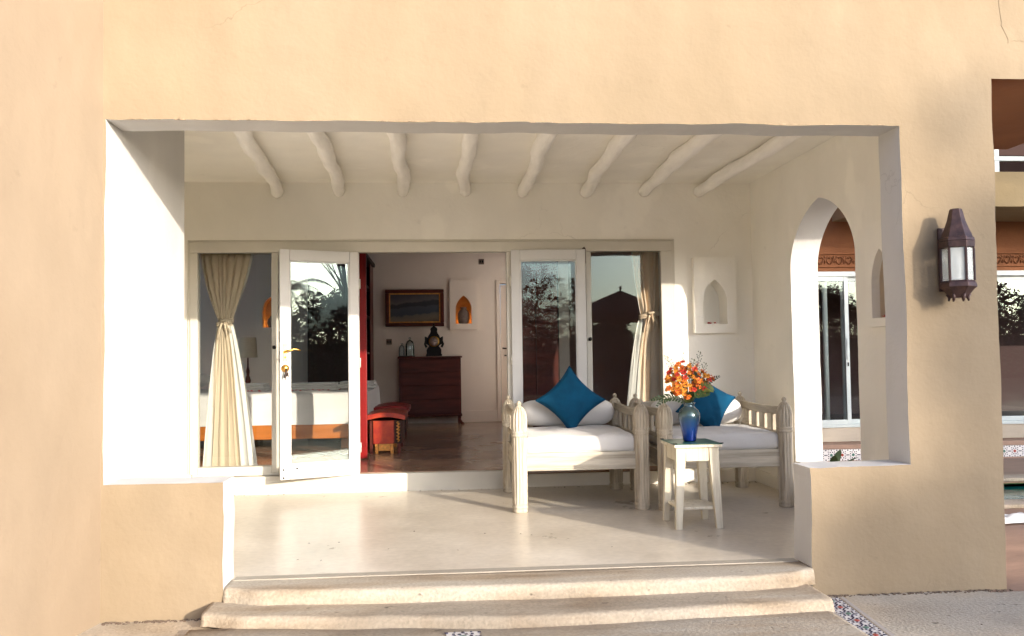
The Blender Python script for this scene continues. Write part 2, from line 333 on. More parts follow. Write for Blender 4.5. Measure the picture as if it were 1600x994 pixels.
def copy_tree(o, parent=None):
    c = o.copy(); COL.objects.link(c); c.parent = parent
    for ch in [x for x in bpy.data.objects if x.parent == o]: copy_tree(ch, c)
    return c
def rough_line(pts, step=.09, amp=.003, closed=True, seed=0):
    out = []; n = len(pts)
    for i in range(n if closed else n - 1):
        p, q = pts[i], pts[(i + 1) % n]; L = math.dist(p, q); k = max(1, int(L / step))
        nx, nz = (-(q[1] - p[1]) / L, (q[0] - p[0]) / L) if L else (0, 0)
        for j in range(k):
            t = j / k; x = p[0] + (q[0] - p[0]) * t; z = p[1] + (q[1] - p[1]) * t
            d = 0 if j == 0 else amp * (noise.noise(Vector((x * 3.1, z * 3.1, seed))) * 1.5 + .5 * noise.noise(Vector((x * 17, z * 17, seed))))
            out.append((x + nx * d, z + nz * d))
    return out
def arch_pts(x0, x1, z0, zs, zt, n=14, pointed=.0):
    """outline of an arched opening, counter-clockwise; zs spring height, zt apex"""
    w = (x1 - x0) / 2; c = (x0 + x1) / 2; pts = [(x0, z0), (x1, z0)]
    for i in range(n * 2 + 1):
        a = PI * i / (2 * n); s = math.sin(a); x = math.cos(a)
        h = s * (1 - pointed) + pointed * (1 - abs(x) ** 1.05)
        pts.append((c + w * x, zs + (zt - zs) * h))
    return pts

# ------------------------------------------------------------------ measured layout (metres)
xL, xR, zT, zS, xa, xb, T = -1.842, 2.755, 2.601, .578, -1.204, 2.143, .252
D, xW, zC, zth, zG = 3.403, 3.07, 2.921, .17, -.165
xE = 3.336

# ------------------------------------------------------------------ ground and floors
g = MB()
px0, px1, py0, py1 = 4.0, 9.5, 2.72, 4.0
outer = [(-60, -60), (60, -60), (60, 60), (-60, 60)]
g.plate(outer, [[(px0, py0), (px1, py0), (px1, py1), (px0, py1)]], zG - .6, zG - .02, 'z')
tag(g.build('ground', 'grass'), kind='structure')
g = MB(); g.plate([(-12, -9.0), (14, -9.0), (14, -.05), (3.19, -.05), (3.19, .04), (-4.6, .04), (-4.6, 12), (-12, 12)], [], zG - .019, zG, 'z')  # strip left of the house is pale ground added to bounce light indoors
o = tag(g.build('paving', 'paving'), kind='structure')
g = MB()
g.plate([(3.2, -.045), (14, -.045), (14, 6.35), (3.2, 6.35)], [[(px0, py0), (px1, py0), (px1, py1), (px0, py1)]], zG - .019, zG - .002, 'z')
tag(g.build('pool_terrace', 'terr'), kind='structure')

def strip_profile(prof, x0, x1, y_of, name, amp=.0045, nx=170, seed=1, m='coral', end=True):
    """stone step: profile (y, z) swept in x with worn, slightly wandering edges"""
    b = MB(); vs = []; n = len(prof)
    for i in range(nx + 1):
        x = x0 + (x1 - x0) * i / nx
        for j, (y, z) in enumerate(prof):
            k = 1.0 if 0 < j < n - 1 else 0
            dy = amp * k * (noise.noise(Vector((x * 1.6, j * .15, seed))) * 2 + noise.noise(Vector((x * 9, j * .4, seed + 5))) * .6)
            dz = amp * k * .6 * (noise.noise(Vector((x * 2.2, j * .15, seed + 9))) + noise.noise(Vector((x * 12, j * .5, seed + 15))) * .4)
            vs.append((x, y + y_of(x) + dy, z + dz))
    fs = [(i * n + j, i * n + j + 1, (i + 1) * n + j + 1, (i + 1) * n + j) for i in range(nx) for j in range(n - 1)]
    b.add(vs, fs, 0, True)
    b.add([vs[j] for j in range(n)], [tuple(range(n))]); b.add([vs[nx * n + j] for j in range(n)], [tuple(range(n))])
    return tag(b.build(name, m), kind='structure')
def curve(pts):
    def f(x):
        for (a, va), (b, vb) in zip(pts, pts[1:]):
            if x <= b:
                t = max(0, (x - a) / (b - a)); t = t * t * (3 - 2 * t); return va + (vb - va) * t
        return pts[-1][1]
    return f
nose = lambda y, z, r, zb: [(y + r * 2.4, z - .0005), (y + r * 1.3, z - r * .06), (y + r * .6, z - r * .22), (y + r * .15, z - r * .55), (y - .003, z - r * 1.0), (y - .006, z - r * 1.7), (y - .020, zb)]
strip_profile([(.19, -.02), (.19, -.003), (.10, -.002)] + nose(-.150, 0, .020, -.085), xa + .003, xb - .003, curve([(-1.21, .150), (-.95, .07), (-.3, .02), (.6, 0), (1.7, .01), (1.95, .04), (2.14, .13)]), 'upper_step', seed=3)
strip_profile([(.0, -.2), (.0, -.078), (-.1, -.076), (-.2, -.075), (-.3, -.075)] + nose(-.46, -.073, .021, -.135), -1.262, 2.085, curve([(-1.27, .24), (-1.0, .15), (-.4, .07), (.4, -.02), (1.6, .04), (2.09, .07)]), 'lower_step', seed=8)
strip_profile([(-.2, -.2), (-.3, -.13), (-.6, -.126), (-1.0, -.124)] + nose(-1.42, -.122, .02, -.175), -1.30, 2.06, lambda x: 0, 'landing_slab', seed=12)
f = MB(); f.box(-3.2, xW + .3, .19, D + .2, -.12, 0)
tag(f.build('porch_floor', 'floor'), kind='structure')
f = MB(); f.box(xa + .02, xb - .02, .155, .235, -.10, .0035)
tag(f.build('floor_edge_strip', 'nosing'), kind='structure')
f = MB(); f.box(-2.29, 2.23, D - .001, D + .245, .05, zth); f.box(-4.3, 1.415, D + .2451, 9.42, .05, zth); f.box(1.4151, 2.9, D + .2451, 5.6, .05, zth)
tag(f.build('bedroom_floor', 'redfloor'), kind='structure')

# ------------------------------------------------------------------ the house
H = thing('house', 'orange plastered house with a deep white walled porch opening and timber ceiling poles', 'house', (0, 0, 0))
# front wall: one slab with the big opening, white reveals
out = [(-1.90, -.3), (xa, -.3), (xa, zS), (xL, zS), (xL, zT), (xR, zT - .002), (xR + .003, zS + .003), (xb, zS - .002), (xb, -.3), (xE - .012, -.3), (xE + .009, 2.892), (4.9, 2.90), (4.9, 4.6), (-1.90, 4.6)]
ol = rough_line(out, .06, .006, seed=2)
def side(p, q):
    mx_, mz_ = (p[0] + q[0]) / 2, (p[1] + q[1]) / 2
    if mx_ > xE and mz_ < 3: return 2  # header underside takes the brown that stands for its shade
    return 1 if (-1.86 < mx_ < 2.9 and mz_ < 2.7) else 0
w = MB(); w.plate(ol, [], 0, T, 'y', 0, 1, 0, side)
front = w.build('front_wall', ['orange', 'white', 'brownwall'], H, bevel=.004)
# splayed wall on the left coming forward
w = MB(); a = R(11); L = 5.5
p0 = Vector((-1.856, -.0)); dr = Vector((-math.sin(a), -math.cos(a))); nr = Vector((-math.cos(a), math.sin(a)))
pl = [tuple(p0), tuple(p0 + dr * L), tuple(p0 + dr * L + nr * .3), tuple(p0 + nr * .3 + Vector((0, .25)))]
w.plate(pl, [], -.3, 4.6, 'z'); w.build('side_wall', 'orangepale', H)
# chipped plaster patch top right of the front wall
w = MB(); pp = rough_line([(3.42, 3.22), (3.46, 3.11), (3.52, 3.125), (3.62, 3.10), (3.95, 3.115), (3.95, 3.5), (3.40, 3.5)], .02, .012, seed=4)
w.plate(pp, [], -.0022, .01, 'y'); w.build('plaster_patch', 'orange', H, bevel=.002)
# little chips of dark paint along the lintel edge
w = MB()
for i in range(60):
    x = xL + random.random() * (xR - xL); ln = random.uniform(.01, .06)
    w.box(x, x + ln, -.0025, .003, zT - random.uniform(-.001, .002), zT + random.uniform(.002, .006))
w.build('chipped_edge', 'chipped', H)['kind'] = 'stuff'
# left porch wall beyond the jamb (free end), white
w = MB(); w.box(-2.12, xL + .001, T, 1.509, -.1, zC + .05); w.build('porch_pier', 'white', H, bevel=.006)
# outer walls of the porch recess (left) and roof
w = MB(); w.box(-3.3, -3.1, T, D + .1, -.2, zC + .05); w.build('porch_side_wall', 'cream', H)
w = MB(); w.box(-3.3, -1.9, .0, T - .003, -.3, 4.6); w.build('outer_wall', 'orange', H)
w = MB(); w.box(-3.3, xE - .02, T + .002, D + .1, zC, zC + .25); w.build('porch_ceiling', 'cream', H)
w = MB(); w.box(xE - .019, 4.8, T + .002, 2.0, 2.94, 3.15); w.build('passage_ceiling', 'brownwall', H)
w = MB(); w.box(-4.6, xE - .02, D + .101, 5.7, 3.05, 3.3); w.box(-4.6, 1.5, 5.7, 9.7, 3.05, 3.3); w.build('bedroom_ceiling', 'white', H)
# right porch wall with the arch
ap = arch_pts(1.25, 2.45, .30, 1.98, 2.50, 16, .22)
w = MB(); w.plate([(T, -.2), (D + .24, -.2), (D + .24, zC + .02), (T, zC + .02)], [rough_line(ap, .05, .008, seed=6), [(.655, 1.475), (.905, 1.475), (.905, 1.96), (.655, 1.96)]], xW, xW + .245, 'x', 0, 0, 1, 0)
w.build('arched_wall', ['cream', 'white'], H, bevel=.006)
# back wall of the porch with the big door opening
w = MB(); w.plate([(-4.5, -.1), (xW + .24, -.1), (xW + .24, zC + .1), (-4.5, zC + .1)], [[(-2.30, .160), (2.24, .160), (2.24, 2.33), (-2.30, 2.33)], [(2.54, 1.50), (2.80, 1.50), (2.80, 2.0), (2.54, 2.0)]], D, D + .24, 'y', 0, 1, 0, 0)
w.build('porch_back_wall', ['cream', 'room'], H)
# raised threshold under the doors and skirting
w = MB(); w.plate(rough_line([(-2.40, -.02), (.66, -.02), (.66, .166), (-2.40, .166)], .15, .002, seed=9), [], 3.325, D - .002, 'y'); w.build('threshold', 'frame', H, bevel=.01)
w = MB(); w.box(.662, xW - .002, D - .03, D - .002, 0, .12); w.box(xW - .03, xW - .002, T + .01, D - .032, 0, .12); w.build('skirting', 'cream', H, bevel=.006)
for x0_, x1_ in ((-2.298, -.832), (.642, 2.238)): w = MB(); w.box(x0_, x1_, 3.376, D + .20, .1705, .1918); w.build('door_sill', 'frame', H, bevel=.003)

# ceiling poles: rough limewashed mangrove logs
for i, (xf, xbk, yb) in enumerate([(-1.394, -1.50, 3.34), (-.857, -.93, 3.25), (-.302, -.33, 3.3), (.231, .239, 3.30), (.805, .818, 3.36), (1.386, 1.415, 3.28), (1.984, 1.994, 3.35), (2.602, 2.557, 3.22)]):
    b = MB(); n = 40; k = 14; vs = []; yb = D + .012
    sl_ = (xbk - xf) / (yb - 1.25)
    for j in range(n + 1):
        y = .26 + (yb - .26) * j / n; x = xf + (y - 1.25) * sl_ + .035 * noise.noise(Vector((i * 7.1, y * 1.3, 0))) + .01 * noise.noise(Vector((i * 7.1, y * 4, 3)))
        r = .063 - .008 * j / n + .011 *  noise.noise(Vector((i * 3.3, y * 2.2, 5)))
        zc = 2.868 - .03 * (j / n) ** 3 + .012 * noise.noise(Vector((i * 5.5, y * 1.7, 8))); r += .010 * max(0, noise.noise(Vector((i * 9.7, y * 5.5, 2))) - .25)
        for q in range(k):
            an = 2 * PI * q / k; rr = r * (1 + .16 * noise.noise(Vector((math.cos(an) * 1.2 + i * 3, math.sin(an) * 1.2, y * 3.5))))
            vs.append((x + rr * math.cos(an), y, zc + rr * math.sin(an)))
    fs = [(a * k + q, a * k + (q + 1) % k, (a + 1) * k + (q + 1) % k, (a + 1) * k + q) for a in range(n) for q in range(k)] + [tuple(range(k)), tuple(n * k + q for q in range(k))]
    b.add(vs, fs, 0, True); b.build('ceiling_pole', 'pole', H)

# window and door frame
fr = MB()
def bar(x0, x1, z0, z1, y0=3.372, y1=3.47): fr.box(x0, x1, y0, y1, z0, z1)
bar(-2.32, 2.262, 2.252, 2.352, 3.375); bar(-2.32, -2.25, .192, 2.250); bar(-1.575, -1.512, .192, 2.250); bar(-.83, -.765, .172, 2.250)
bar(.640, .700, .172, 2.250); bar(1.408, 1.462, .192, 2.250); bar(2.148, 2.262, .192, 2.250)
bar(-2.248, -1.577, .192, .255); bar(-1.510, -.832, .192, .255); bar(.702, 1.406, .192, .255); bar(1.464, 2.146, .192, .255)
frame = fr.build('window_frame', 'frame', H, bevel=.005)
t_ = MB(); t_.box(-2.345, 2.29, 3.385, D - .001, 2.354, 2.372); t_.box(-2.345, -2.322, 3.385, D - .001, .19, 2.352); t_.box(2.264, 2.29, 3.385, D - .001, .0, 2.352); t_.build('trim', 'frame', frame, bevel=.003)
for x0, x1 in ((-2.25, -1.575), (-1.512, -.83), (.70, 1.408), (1.462, 2.148)):
    q = MB(); q.box(x0 - .01, x1 + .01, 3.425, 3.431, .25, 2.255); q.build('glass_pane', 'glass', frame)
for x, z in ((-1.545, 1.36), (1.437, 1.40)):
    q = MB(); q.lathe([(.006, 0), (.008, .01), (.017, .014), (.018, .026), (.010, .032)], 16); 
    q.v = [(x + a_, 3.372 - c_, z + b_) for a_, b_, c_ in q.v]; q.build('latch_knob', 'black', frame)
q = MB(); q.box(1.375, 1.408, 3.345, 3.372, 2.13, 2.28); q.box(1.384, 1.398, 3.335, 3.346, 2.11, 2.29); q.build('door_bolt', 'iron', frame, bevel=.004)

def door_leaf(hx, hy, ax, ay, z0, z1, handle):
    """leaf hinged at (hx, hy) whose free edge is at (ax, ay)"""
    L = math.dist((hx, hy), (ax, ay)); ux, uy = (ax - hx) / L, (ay - hy) / L
    nx, ny = -uy, ux
    if ny > 0: nx, ny = -nx, -ny            # normal towards the camera
    def X(s, d, z): return (hx + ux * s + nx * d, hy + uy * s + ny * d, z)
    def lb(mb, s0, s1, d0, d1, za, zb):
        vs = [X(s, d, z) for s in (s0, s1) for d in (d0, d1) for z in (za, zb)]
        mb.add(vs, [(0, 1, 3, 2), (4, 6, 7, 5), (0, 4, 5, 1), (2, 3, 7, 6), (0, 2, 6, 4), (1, 5, 7, 3)])
    b = MB(); st = .088
    lb(b, 0, st, 0, .042, z0, z1); lb(b, L - st, L, 0, .042, z0, z1)
    lb(b, st + .0005, L - st - .0005, .001, .041, z0, z0 + .128); lb(b, st + .0005, L - st - .0005, .001, .041, z1 - .10, z1)
    lf = b.build('door_leaf', 'leafpaint', H, bevel=.004)
    g_ = MB()
    for s0, s1, za, zb in ((st, st + .012, z0 + .13, z1 - .102), (L - st - .012, L - st, z0 + .13, z1 - .102), (st + .013, L - st - .013, z0 + .129, z0 + .141), (st + .013, L - st - .013, z1 - .113, z1 - .101)):
        lb(g_, s0, s1, .010, .034, za, zb)
    g_.build('glazing_bead', 'leafpaint', lf)
    g_ = MB(); lb(g_, st + .002, L - st - .002, .018, .024, z0 + .13, z1 - .10); g_.build('glass_pane', 'glass', lf)
    if handle:
        q = MB(); s = L - .045
        pts = rough_line([(s - .019, 1.235), (s + .019, 1.235), (s + .019, 1.375), (s + .010, 1.40), (s, 1.405), (s - .010, 1.40), (s - .019, 1.375)], 1, 0)
        vs = [X(p[0], .042, p[1]) for p in pts] + [X(p[0], .050, p[1]) for p in pts]; n = len(pts)
        q.add(vs, [tuple(range(n)), tuple(range(n, 2 * n))] + [(i, (i + 1) % n, n + (i + 1) % n, n + i) for i in range(n)])
        q.tube([X(s, .05, 1.32), X(s, .09, 1.32), X(s - .03, .097, 1.325), X(s - .07, .097, 1.338), X(s - .105, .095, 1.332), X(s - .125, .093, 1.324)], [.010, .010, .010, .009, .007, .008], 8)
        q.tube([X(s, .049, 1.265), X(s, .056, 1.265)], .008, 8)
        q.build('door_handle', 'brass', lf)
        q = MB(); q.tube([X(s, .042, 1.165), X(s, .052, 1.165), X(s, .060, 1.165), X(s, .068, 1.165), X(s, .085, 1.165), X(s, .09, 1.165)], [.036, .036, .030, .024, .024, .016], 20)
        q.build('door_knob', 'brass', lf)
        q = MB(); q.tube([X(s, .09, 1.165), X(s, .10, 1.162)], .006, 6); q.tube([X(s, .098, 1.16), X(s + .002, .10, 1.12), X(s - .004, .10, 1.09)], [.007, .012, .004], 6)
        q.tube([X(s, .098, 1.14), X(s + .012, .10, 1.10), X(s + .010, .10, 1.06)], [.004, .009, .004], 6); q.tube([X(s - .012, .1, 1.13), X(s - .016, .1, 1.085)], [.008, .004], 6)
        q.build('hanging_keys', 'iron', lf)
        for ss, z in ((L - .012, 1.45), (L - .012, 1.27)): q = MB(); lb(q, L, L + .002, .008, .034, z - .05, z + .05); q.build('lock_plate', 'iron', lf)
    for z in (z0 + .25, z1 - .3, (z0 + z1) / 2): q = MB(); q.tube([X(-.006, .045, z - .045), X(-.006, .045, z + .045)], .007, 8); q.build('hinge', 'frame', lf)
    if handle:
        for s, z in ((L - .03, z0 + .09), (L - .03, z0 + .018), (L - .15, z0 + .095)):
            q = MB(); q.tube([X(s, .0415, z), X(s, .046, z)], .009, 10); q.build('screw_plug', 'black', lf)
    return lf
door_leaf(-.772, 3.365, -1.455, 3.095, .165, 2.246, True)['label'] = 'left glazed leaf folded back with brass handle'
door_leaf(.682, 3.366, 1.395, 3.325, .168, 2.262, False)['label'] = 'right glazed leaf folded back behind the armchair'

# wall niches in relief boxes
def niche_y(x0, x1, z0, z1, ox0, ox1, oz0, ozt, yw, dep, prot, m, mback, parent, ptd=.35):
    b = MB(); zs = oz0 + (ozt - oz0) * .52; ar = arch_pts(ox0, ox1, oz0, zs, ozt, 10, ptd)
    b.plate(rough_line([(x0, z0), (x1, z0), (x1, z1), (x0, z1)], .06, .002, seed=x0), [rough_line(ar, .04, .0015, seed=z0)], yw - prot, yw - .001, 'y', 0, 0, 0, 0)
    # recess lining
    n = len(ar); b.add([(p[0], yw - .0005, p[1]) for p in ar] + [(p[0], yw + dep, p[1]) for p in ar], [(i, (i + 1) % n, n + (i + 1) % n, n + i) for i in range(n)] , 1)
    tri = tessellate_polygon([[Vector((p[0], p[1], 0)) for p in ar]]); b.add([(p[0], yw + dep, p[1]) for p in ar], [tuple(t) for t in tri], 1)
    return b
b = niche_y(2.462, 2.880, 1.443, 2.185, 2.549, 2.786, 1.532, 1.964, D, .17, .075, 'cream', 'cream', H); b.build('wall_niche', ['cream', 'cream'], H, bevel=.005)
# same niche on the arched side wall, built rotated
b = niche_y(.57, .985, 1.42, 2.15, .66, .90, 1.48, 1.955, 0, .17, .06, 'cream', 'band', H)
b.v = [(xW + y, x, z) for x, y, z in b.v]; b.build('wall_niche', ['cream', 'shade'], H, bevel=.005)

def petals(x, y, z, label, n=5, sx=.05):
    b = MB()
    for i in range(n):
        cx = x + random.uniform(-sx, sx); cy = y + random.uniform(-.02, .02); a0 = random.random() * 6
        for k in range(5):
            a = a0 + k * 1.257; r = random.uniform(.014, .022); h = random.uniform(.006, .02)
            p = [(cx, cy, z + .003), (cx + r * .6 * math.cos(a - .5), cy + r * .6 * math.sin(a - .5), z + h), (cx + r * math.cos(a), cy + r * math.sin(a), z + h * 1.1), (cx + r * .6 * math.cos(a + .5), cy + r * .6 * math.sin(a + .5), z + h)]
            b.add(p, [(0, 1, 2, 3)])
    o = b.build('fallen_blossom', 'redpetal', loc=(x, y, z)); return tag(o, label, 'blossom', 'red blossoms laid in the wall niches')
petals(2.655, 3.37, 1.532, 'red blossoms lying in the niche on the back wall right of the doors')
petals(xW - .01, .80, 1.48, 'red blossoms lying in the niche on the side wall beside the arch', 5, .03)

# bedroom shell
w = MB(); yb = 9.4
w.plate([(-4.5, 0), (1.35, 0), (1.35, 3.06), (-4.5, 3.06)], [[(.235, 1.75), (.54, 1.75), (.54, 2.27), (.235, 2.27)], [(-2.86, 1.72), (-2.54, 1.72), (-2.54, 2.27), (-2.86, 2.27)], [(.99, .10), (1.30, .10), (1.30, 2.44), (.99, 2.44)]], yb, yb + .25, 'y')
w.build('bedroom_back_wall', 'room', H)
w = MB(); vs = [(-4.36 + .03 * math.sin(k * .55), 3.72 + 5.6 * k / 160, z) for k in range(161) for z in (.25, 3.02)]
w.add(vs, [(2 * k, 2 * k + 2, 2 * k + 3, 2 * k + 1) for k in range(160)], 0, True); w.build('window_sheer', 'voile_warm', H)  # unseen curtain added to pass warm light into the bedroom
w = MB(); w.plate([(D + .242, 0), (9.4, 0), (9.4, 3.06), (D + .242, 3.06)], [[(3.75, .3), (9.3, .3), (9.3, 3.0), (3.75, 3.0)]], -4.5, -4.3, 'x'); w.build('bedroom_side_wall', 'room', H)  # large unseen window opening added to brighten the bedroom
w = MB(); w.plate([(4.6, .1), (9.4, .1), (9.4, 3.06), (4.6, 3.06)], [[(5.8, .6), (9.2, .6), (9.2, 2.9), (5.8, 2.9)]], 1.30, 1.42, 'x'); w.build('bedroom_partition', 'room', H)  # window opening added here for more light in the bedroom
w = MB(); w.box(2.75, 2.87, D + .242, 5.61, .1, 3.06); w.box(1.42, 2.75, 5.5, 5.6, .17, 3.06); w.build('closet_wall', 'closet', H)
w = MB(); vs = [(1.34 + .03 * math.sin(k * .55), 5.78 + 3.44 * k / 120, z) for k in range(121) for z in (.5, 2.92)]
w.add(vs, [(2 * k, 2 * k + 2, 2 * k + 3, 2 * k + 1) for k in range(120)], 0, True); w.build('window_sheer', 'voile', H)  # added curtain that scatters sunlight into the bedroom
w = MB(); w.box(-4.3, .98, yb - .02, yb - .001, zth, .36); w.build('skirting', 'room', H, bevel=.004)
for a_ in ((-4.3, 1.29, 9.22, 9.36, 2.98, 3.049), (-4.3, -2.0, 8.6, 8.74, 2.86, 3.049), (-4.3, -2.0, 6.2, 6.34, 2.86, 3.049)): w = MB(); w.box(*a_); w.build('ceiling_joist', 'beam_red', H)
for (x0, x1, z0, z1, o0, o1, oz, ot) in ((.159, .611, 1.682, 2.497, .256, .518, 1.779, 2.242), (-2.941, -2.475, 1.667, 2.497, -2.841, -2.560, 1.752, 2.236)):
    b = niche_y(x0, x1, z0, z1, o0, o1, oz, ot, yb, .2, .05, 'room', 'ochreclay', H, .35 if x0 > 0 else .05)
    nb = b.build('wall_niche', ['room', 'ochreclay'], H, bevel=.004)
    q = MB(); q.lathe([(.010, 0), (.022, .008), (.024, .022), (.014, .036), (.004, .04)], 12, ((o0 + o1) / 2 + .0, yb + .178, oz + .03)); q.build('niche_light', 'bulb', nb)

def vessel(x, y, z, prof, m, name, label, cat, n=28):
    b = MB(); b.lathe(prof, n, (x, y, z)); o = b.build(name, m, loc=(x, y, z)); return tag(o, label, cat)
vessel(.387, yb + .06, 1.779, [(.055, 0), (.085, .02), (.098, .09), (.095, .17), (.075, .215), (.05, .235), (.05, .262), (.062, .275), (.05, .275), (.04, .25)], 'clay', 'clay_jar', 'grey clay jar in the lit niche above the chest', 'jar')
vessel(-2.70, yb + .06, 1.752, [(.05, 0), (.07, .02), (.085, .08), (.07, .14), (.04, .17), (.045, .19), (.03, .19)], 'clay', 'clay_jar', 'clay jar in the amber lit niche over the bed, left of the open door leaf', 'jar')

# interior door at the far right
dr_ = MB(); dr_.box(1.0, 1.29, yb + .06, yb + .10, .18, 2.42)
idr = dr_.build('bedroom_door', 'room', H, bevel=.004)
q = MB(); q.box(.925, .985, yb - .03, yb + .03, .17, 2.50); q.box(.99, 1.30, yb - .03, yb + .03, 2.44, 2.50); q.build('door_casing', 'room', idr, bevel=.004)
q = MB(); q.box(.99, 1.29, yb + .035, yb + .058, .17, .30); q.build('door_rail', 'room', idr)
q = MB(); q.tube([(1.17, yb + .06, 1.36), (1.17, yb, 1.36), (1.02, yb, 1.37)], .012, 8); q.lathe([(.02, 0), (.02, .02)], 12, (1.07, yb + .03, 1.24)); q.box(1.155, 1.185, yb + .05, yb + .06, 1.2, 1.42); q.build('door_handle', 'iron', idr)

def switch(x, z, label, s=.045):
    b = MB(); b.box(x - s, x + s, yb - .012, yb - .001, z - s, z + s); o = b.build('switch_plate', 'switch', loc=(x, yb, z), bevel=.004)
    q = MB()
    for dx in (-.018, .018): q.box(x + dx - .012, x + dx + .012, yb - .018, yb - .0125, z - .02, z + .02)
    q.build('rocker', 'black', o); tag(o, label, 'light switch')
switch(-.829, 1.50, 'small brown double switch on the bedroom wall below the painting'); switch(.688, 2.80, 'small brown plate high on the bedroom wall above the lit niche')

# painting (plain seascape)
pm = bpy.data.materials.new('seascape'); pm.use_nodes = True; t = pm.node_tree; bs = t.nodes['Principled BSDF']; bs.inputs['Roughness'].default_value = .4
tc = t.nodes.new('ShaderNodeTexCoord'); sp = t.nodes.new('ShaderNodeSeparateXYZ'); t.links.new(tc.outputs['Object'], sp.inputs[0])
nn = t.nodes.new('ShaderNodeTexNoise'); nn.inputs['Scale'].default_value = 9; nn.inputs['Detail'].default_value = 6; t.links.new(tc.outputs['Object'], nn.inputs[0])
ma = t.nodes.new('ShaderNodeMath'); ma.operation = 'MULTIPLY_ADD'; ma.inputs[1].default_value = .10; t.links.new(nn.outputs['Fac'], ma.inputs[0]); t.links.new(sp.outputs[2], ma.inputs[2])
mb_ = t.nodes.new('ShaderNodeMath'); mb_.operation = 'MULTIPLY_ADD'; mb_.inputs[1].default_value = -.10; t.links.new(sp.outputs[0], mb_.inputs[0]); t.links.new(ma.outputs[0], mb_.inputs[2])
mr = t.nodes.new('ShaderNodeMapRange'); mr.inputs[1].default_value = -.22; mr.inputs[2].default_value = .35; t.links.new(mb_.outputs[0], mr.inputs[0])
rp = t.nodes.new('ShaderNodeValToRGB'); e = rp.color_ramp.elements; e[0].position = 0; e[0].color = (.05, .035, .02, 1); e[1].position = 1; e[1].color = (.07, .06, .075, 1)
for pz, c in ((.14, (.16, .12, .085)), (.26, (.13, .11, .09)), (.30, (.035, .045, .06)), (.50, (.06, .065, .08)), (.53, (.025, .022, .03)), (.62, (.03, .028, .035)), (.66, (.12, .10, .10)), (.84, (.045, .04, .055))):
    x = e.new(pz); x.color = (*c, 1)
t.links.new(mr.outputs[0], rp.inputs[0]); t.links.new(rp.outputs[0], bs.inputs['Base Color']); M['seascape'] = pm
P_ = thing('framed_painting', 'dark seascape painting in a wooden and gilt frame above the chest', 'painting', (-.409, yb - .02, 2.044))
q = MB(); q.box(-.82, .002, yb - .030, yb - .020, 1.80, 2.29); q.build('canvas', 'seascape', P_, loc=(-.409, yb - .025, 2.044))
q = MB()
for (x0, x1, z0, z1) in ((-.885, .067, 2.287, 2.347), (-.885, .067, 1.741, 1.801), (-.885, -.825, 1.8015, 2.2865), (.007, .067, 1.8015, 2.2865)): q.box(x0, x1, yb - .055, yb - .002, z0, z1)
q.build('frame', 'mahogany', P_, bevel=.01)
q = MB()
for (x0, x1, z0, z1) in ((-.829, .011, 2.265, 2.286), (-.829, .011, 1.802, 1.823), (-.8245, -.805, 1.824, 2.264), (-.013, .0065, 1.824, 2.264)): q.box(x0, x1, yb - .045, yb - .0305, z0, z1)
q.build('gilt_slip', 'gold', P_, bevel=.004)

# chest
ch = thing('chest', 'tall dark mahogany chest of drawers against the bedroom wall', 'chest', (-.16, 9.2, zth))
cx0, cx1, cy0 = -.655, .325, 9.02
q = MB(); q.box(cx0, cx1, cy0, 9.36, .33, 1.225); q.build('body', 'mahogany', ch, bevel=.006)
q = MB(); q.box(cx0 - .02, cx1 + .02, cy0 - .02, 9.37, 1.226, 1.252); q.build('top', 'mahogany', ch, bevel=.006)
for k in range(4):
    z0 = .36 + k * .215; q = MB(); q.box(cx0 + .03, cx1 - .03, cy0 - .010, cy0 - .0005, z0, z0 + .205); d_ = q.build('drawer', 'mahogany', ch, bevel=.004)
q = MB(); q.box(cx0 - .012, cx1 + .012, cy0 - .012, 9.365, .30, .329); q.build('base_moulding', 'mahogany', ch, bevel=.005)
for x in (cx0, cx1 - .06):
    q = MB(); q.tube([(x + .03, cy0 + .03, .30), (x + .03, cy0 + .03, .24), (x + (-.0 if x < 0 else .06), cy0 + .0, .20), (x + (-.02 if x < 0 else .085), cy0 - .02, .171)], [.03, .024, .02, .03], 8); q.build('leg', 'mahogany', ch)
    q = MB(); q.box(x + .005, x + .05, 9.27, 9.33, .171, .30); q.build('leg', 'mahogany', ch)
# clock
ck = thing('mantel_clock', 'black waisted mantel clock with pale round dial on the chest', 'clock', (-.10, 9.15, 1.252))
half = [(.125, 0), (.130, .02), (.115, .04), (.118, .10), (.100, .135), (.075, .16), (.105, .185), (.135, .20), (.125, .25), (.135, .305), (.120, .31), (.10, .29), (.085, .33), (.06, .365), (.05, .40), (.058, .43), (.045, .455), (.02, .47), (.012, .492)]
ol_ = [(-.10 + x, 1.256 + z) for x, z in half] + [(-.10 - x, 1.256 + z) for x, z in reversed(half)]
q = MB(); q.plate(ol_, [], 9.08, 9.22, 'y'); q.build('case', 'black', ck, bevel=.008)
q = MB(); q.lathe([(.075, 0), (.085, .01), (.085, .02), (.072, .024)], 28, cap=False); q.v = [(-.10 + x, 9.08 - z, 1.49 + y) for x, y, z in q.v]; q.build('bezel', 'brass', ck)
q = MB(); q.lathe([(.071, 0), (.070, .008), (.0, .009)], 24, cap=False); q.v = [(-.10 + x, 9.079 - z, 1.49 + y) for x, y, z in q.v]; dl = q.build('dial', 'clockface', ck)
for bx_ in ((-.103, -.097, 9.066, 9.069, 1.494, 1.545), (-.10, -.055, 9.066, 9.069, 1.487, 1.4935)): q = MB(); q.box(*bx_); q.build('clock_hand', 'black', dl)
q = MB(); q.tube([(-.10, 9.15, 1.74), (-.10, 9.15, 1.77), (-.10, 9.15, 1.785)], [.012, .02, .004], 8); q.build('finial', 'darkwood', ck)
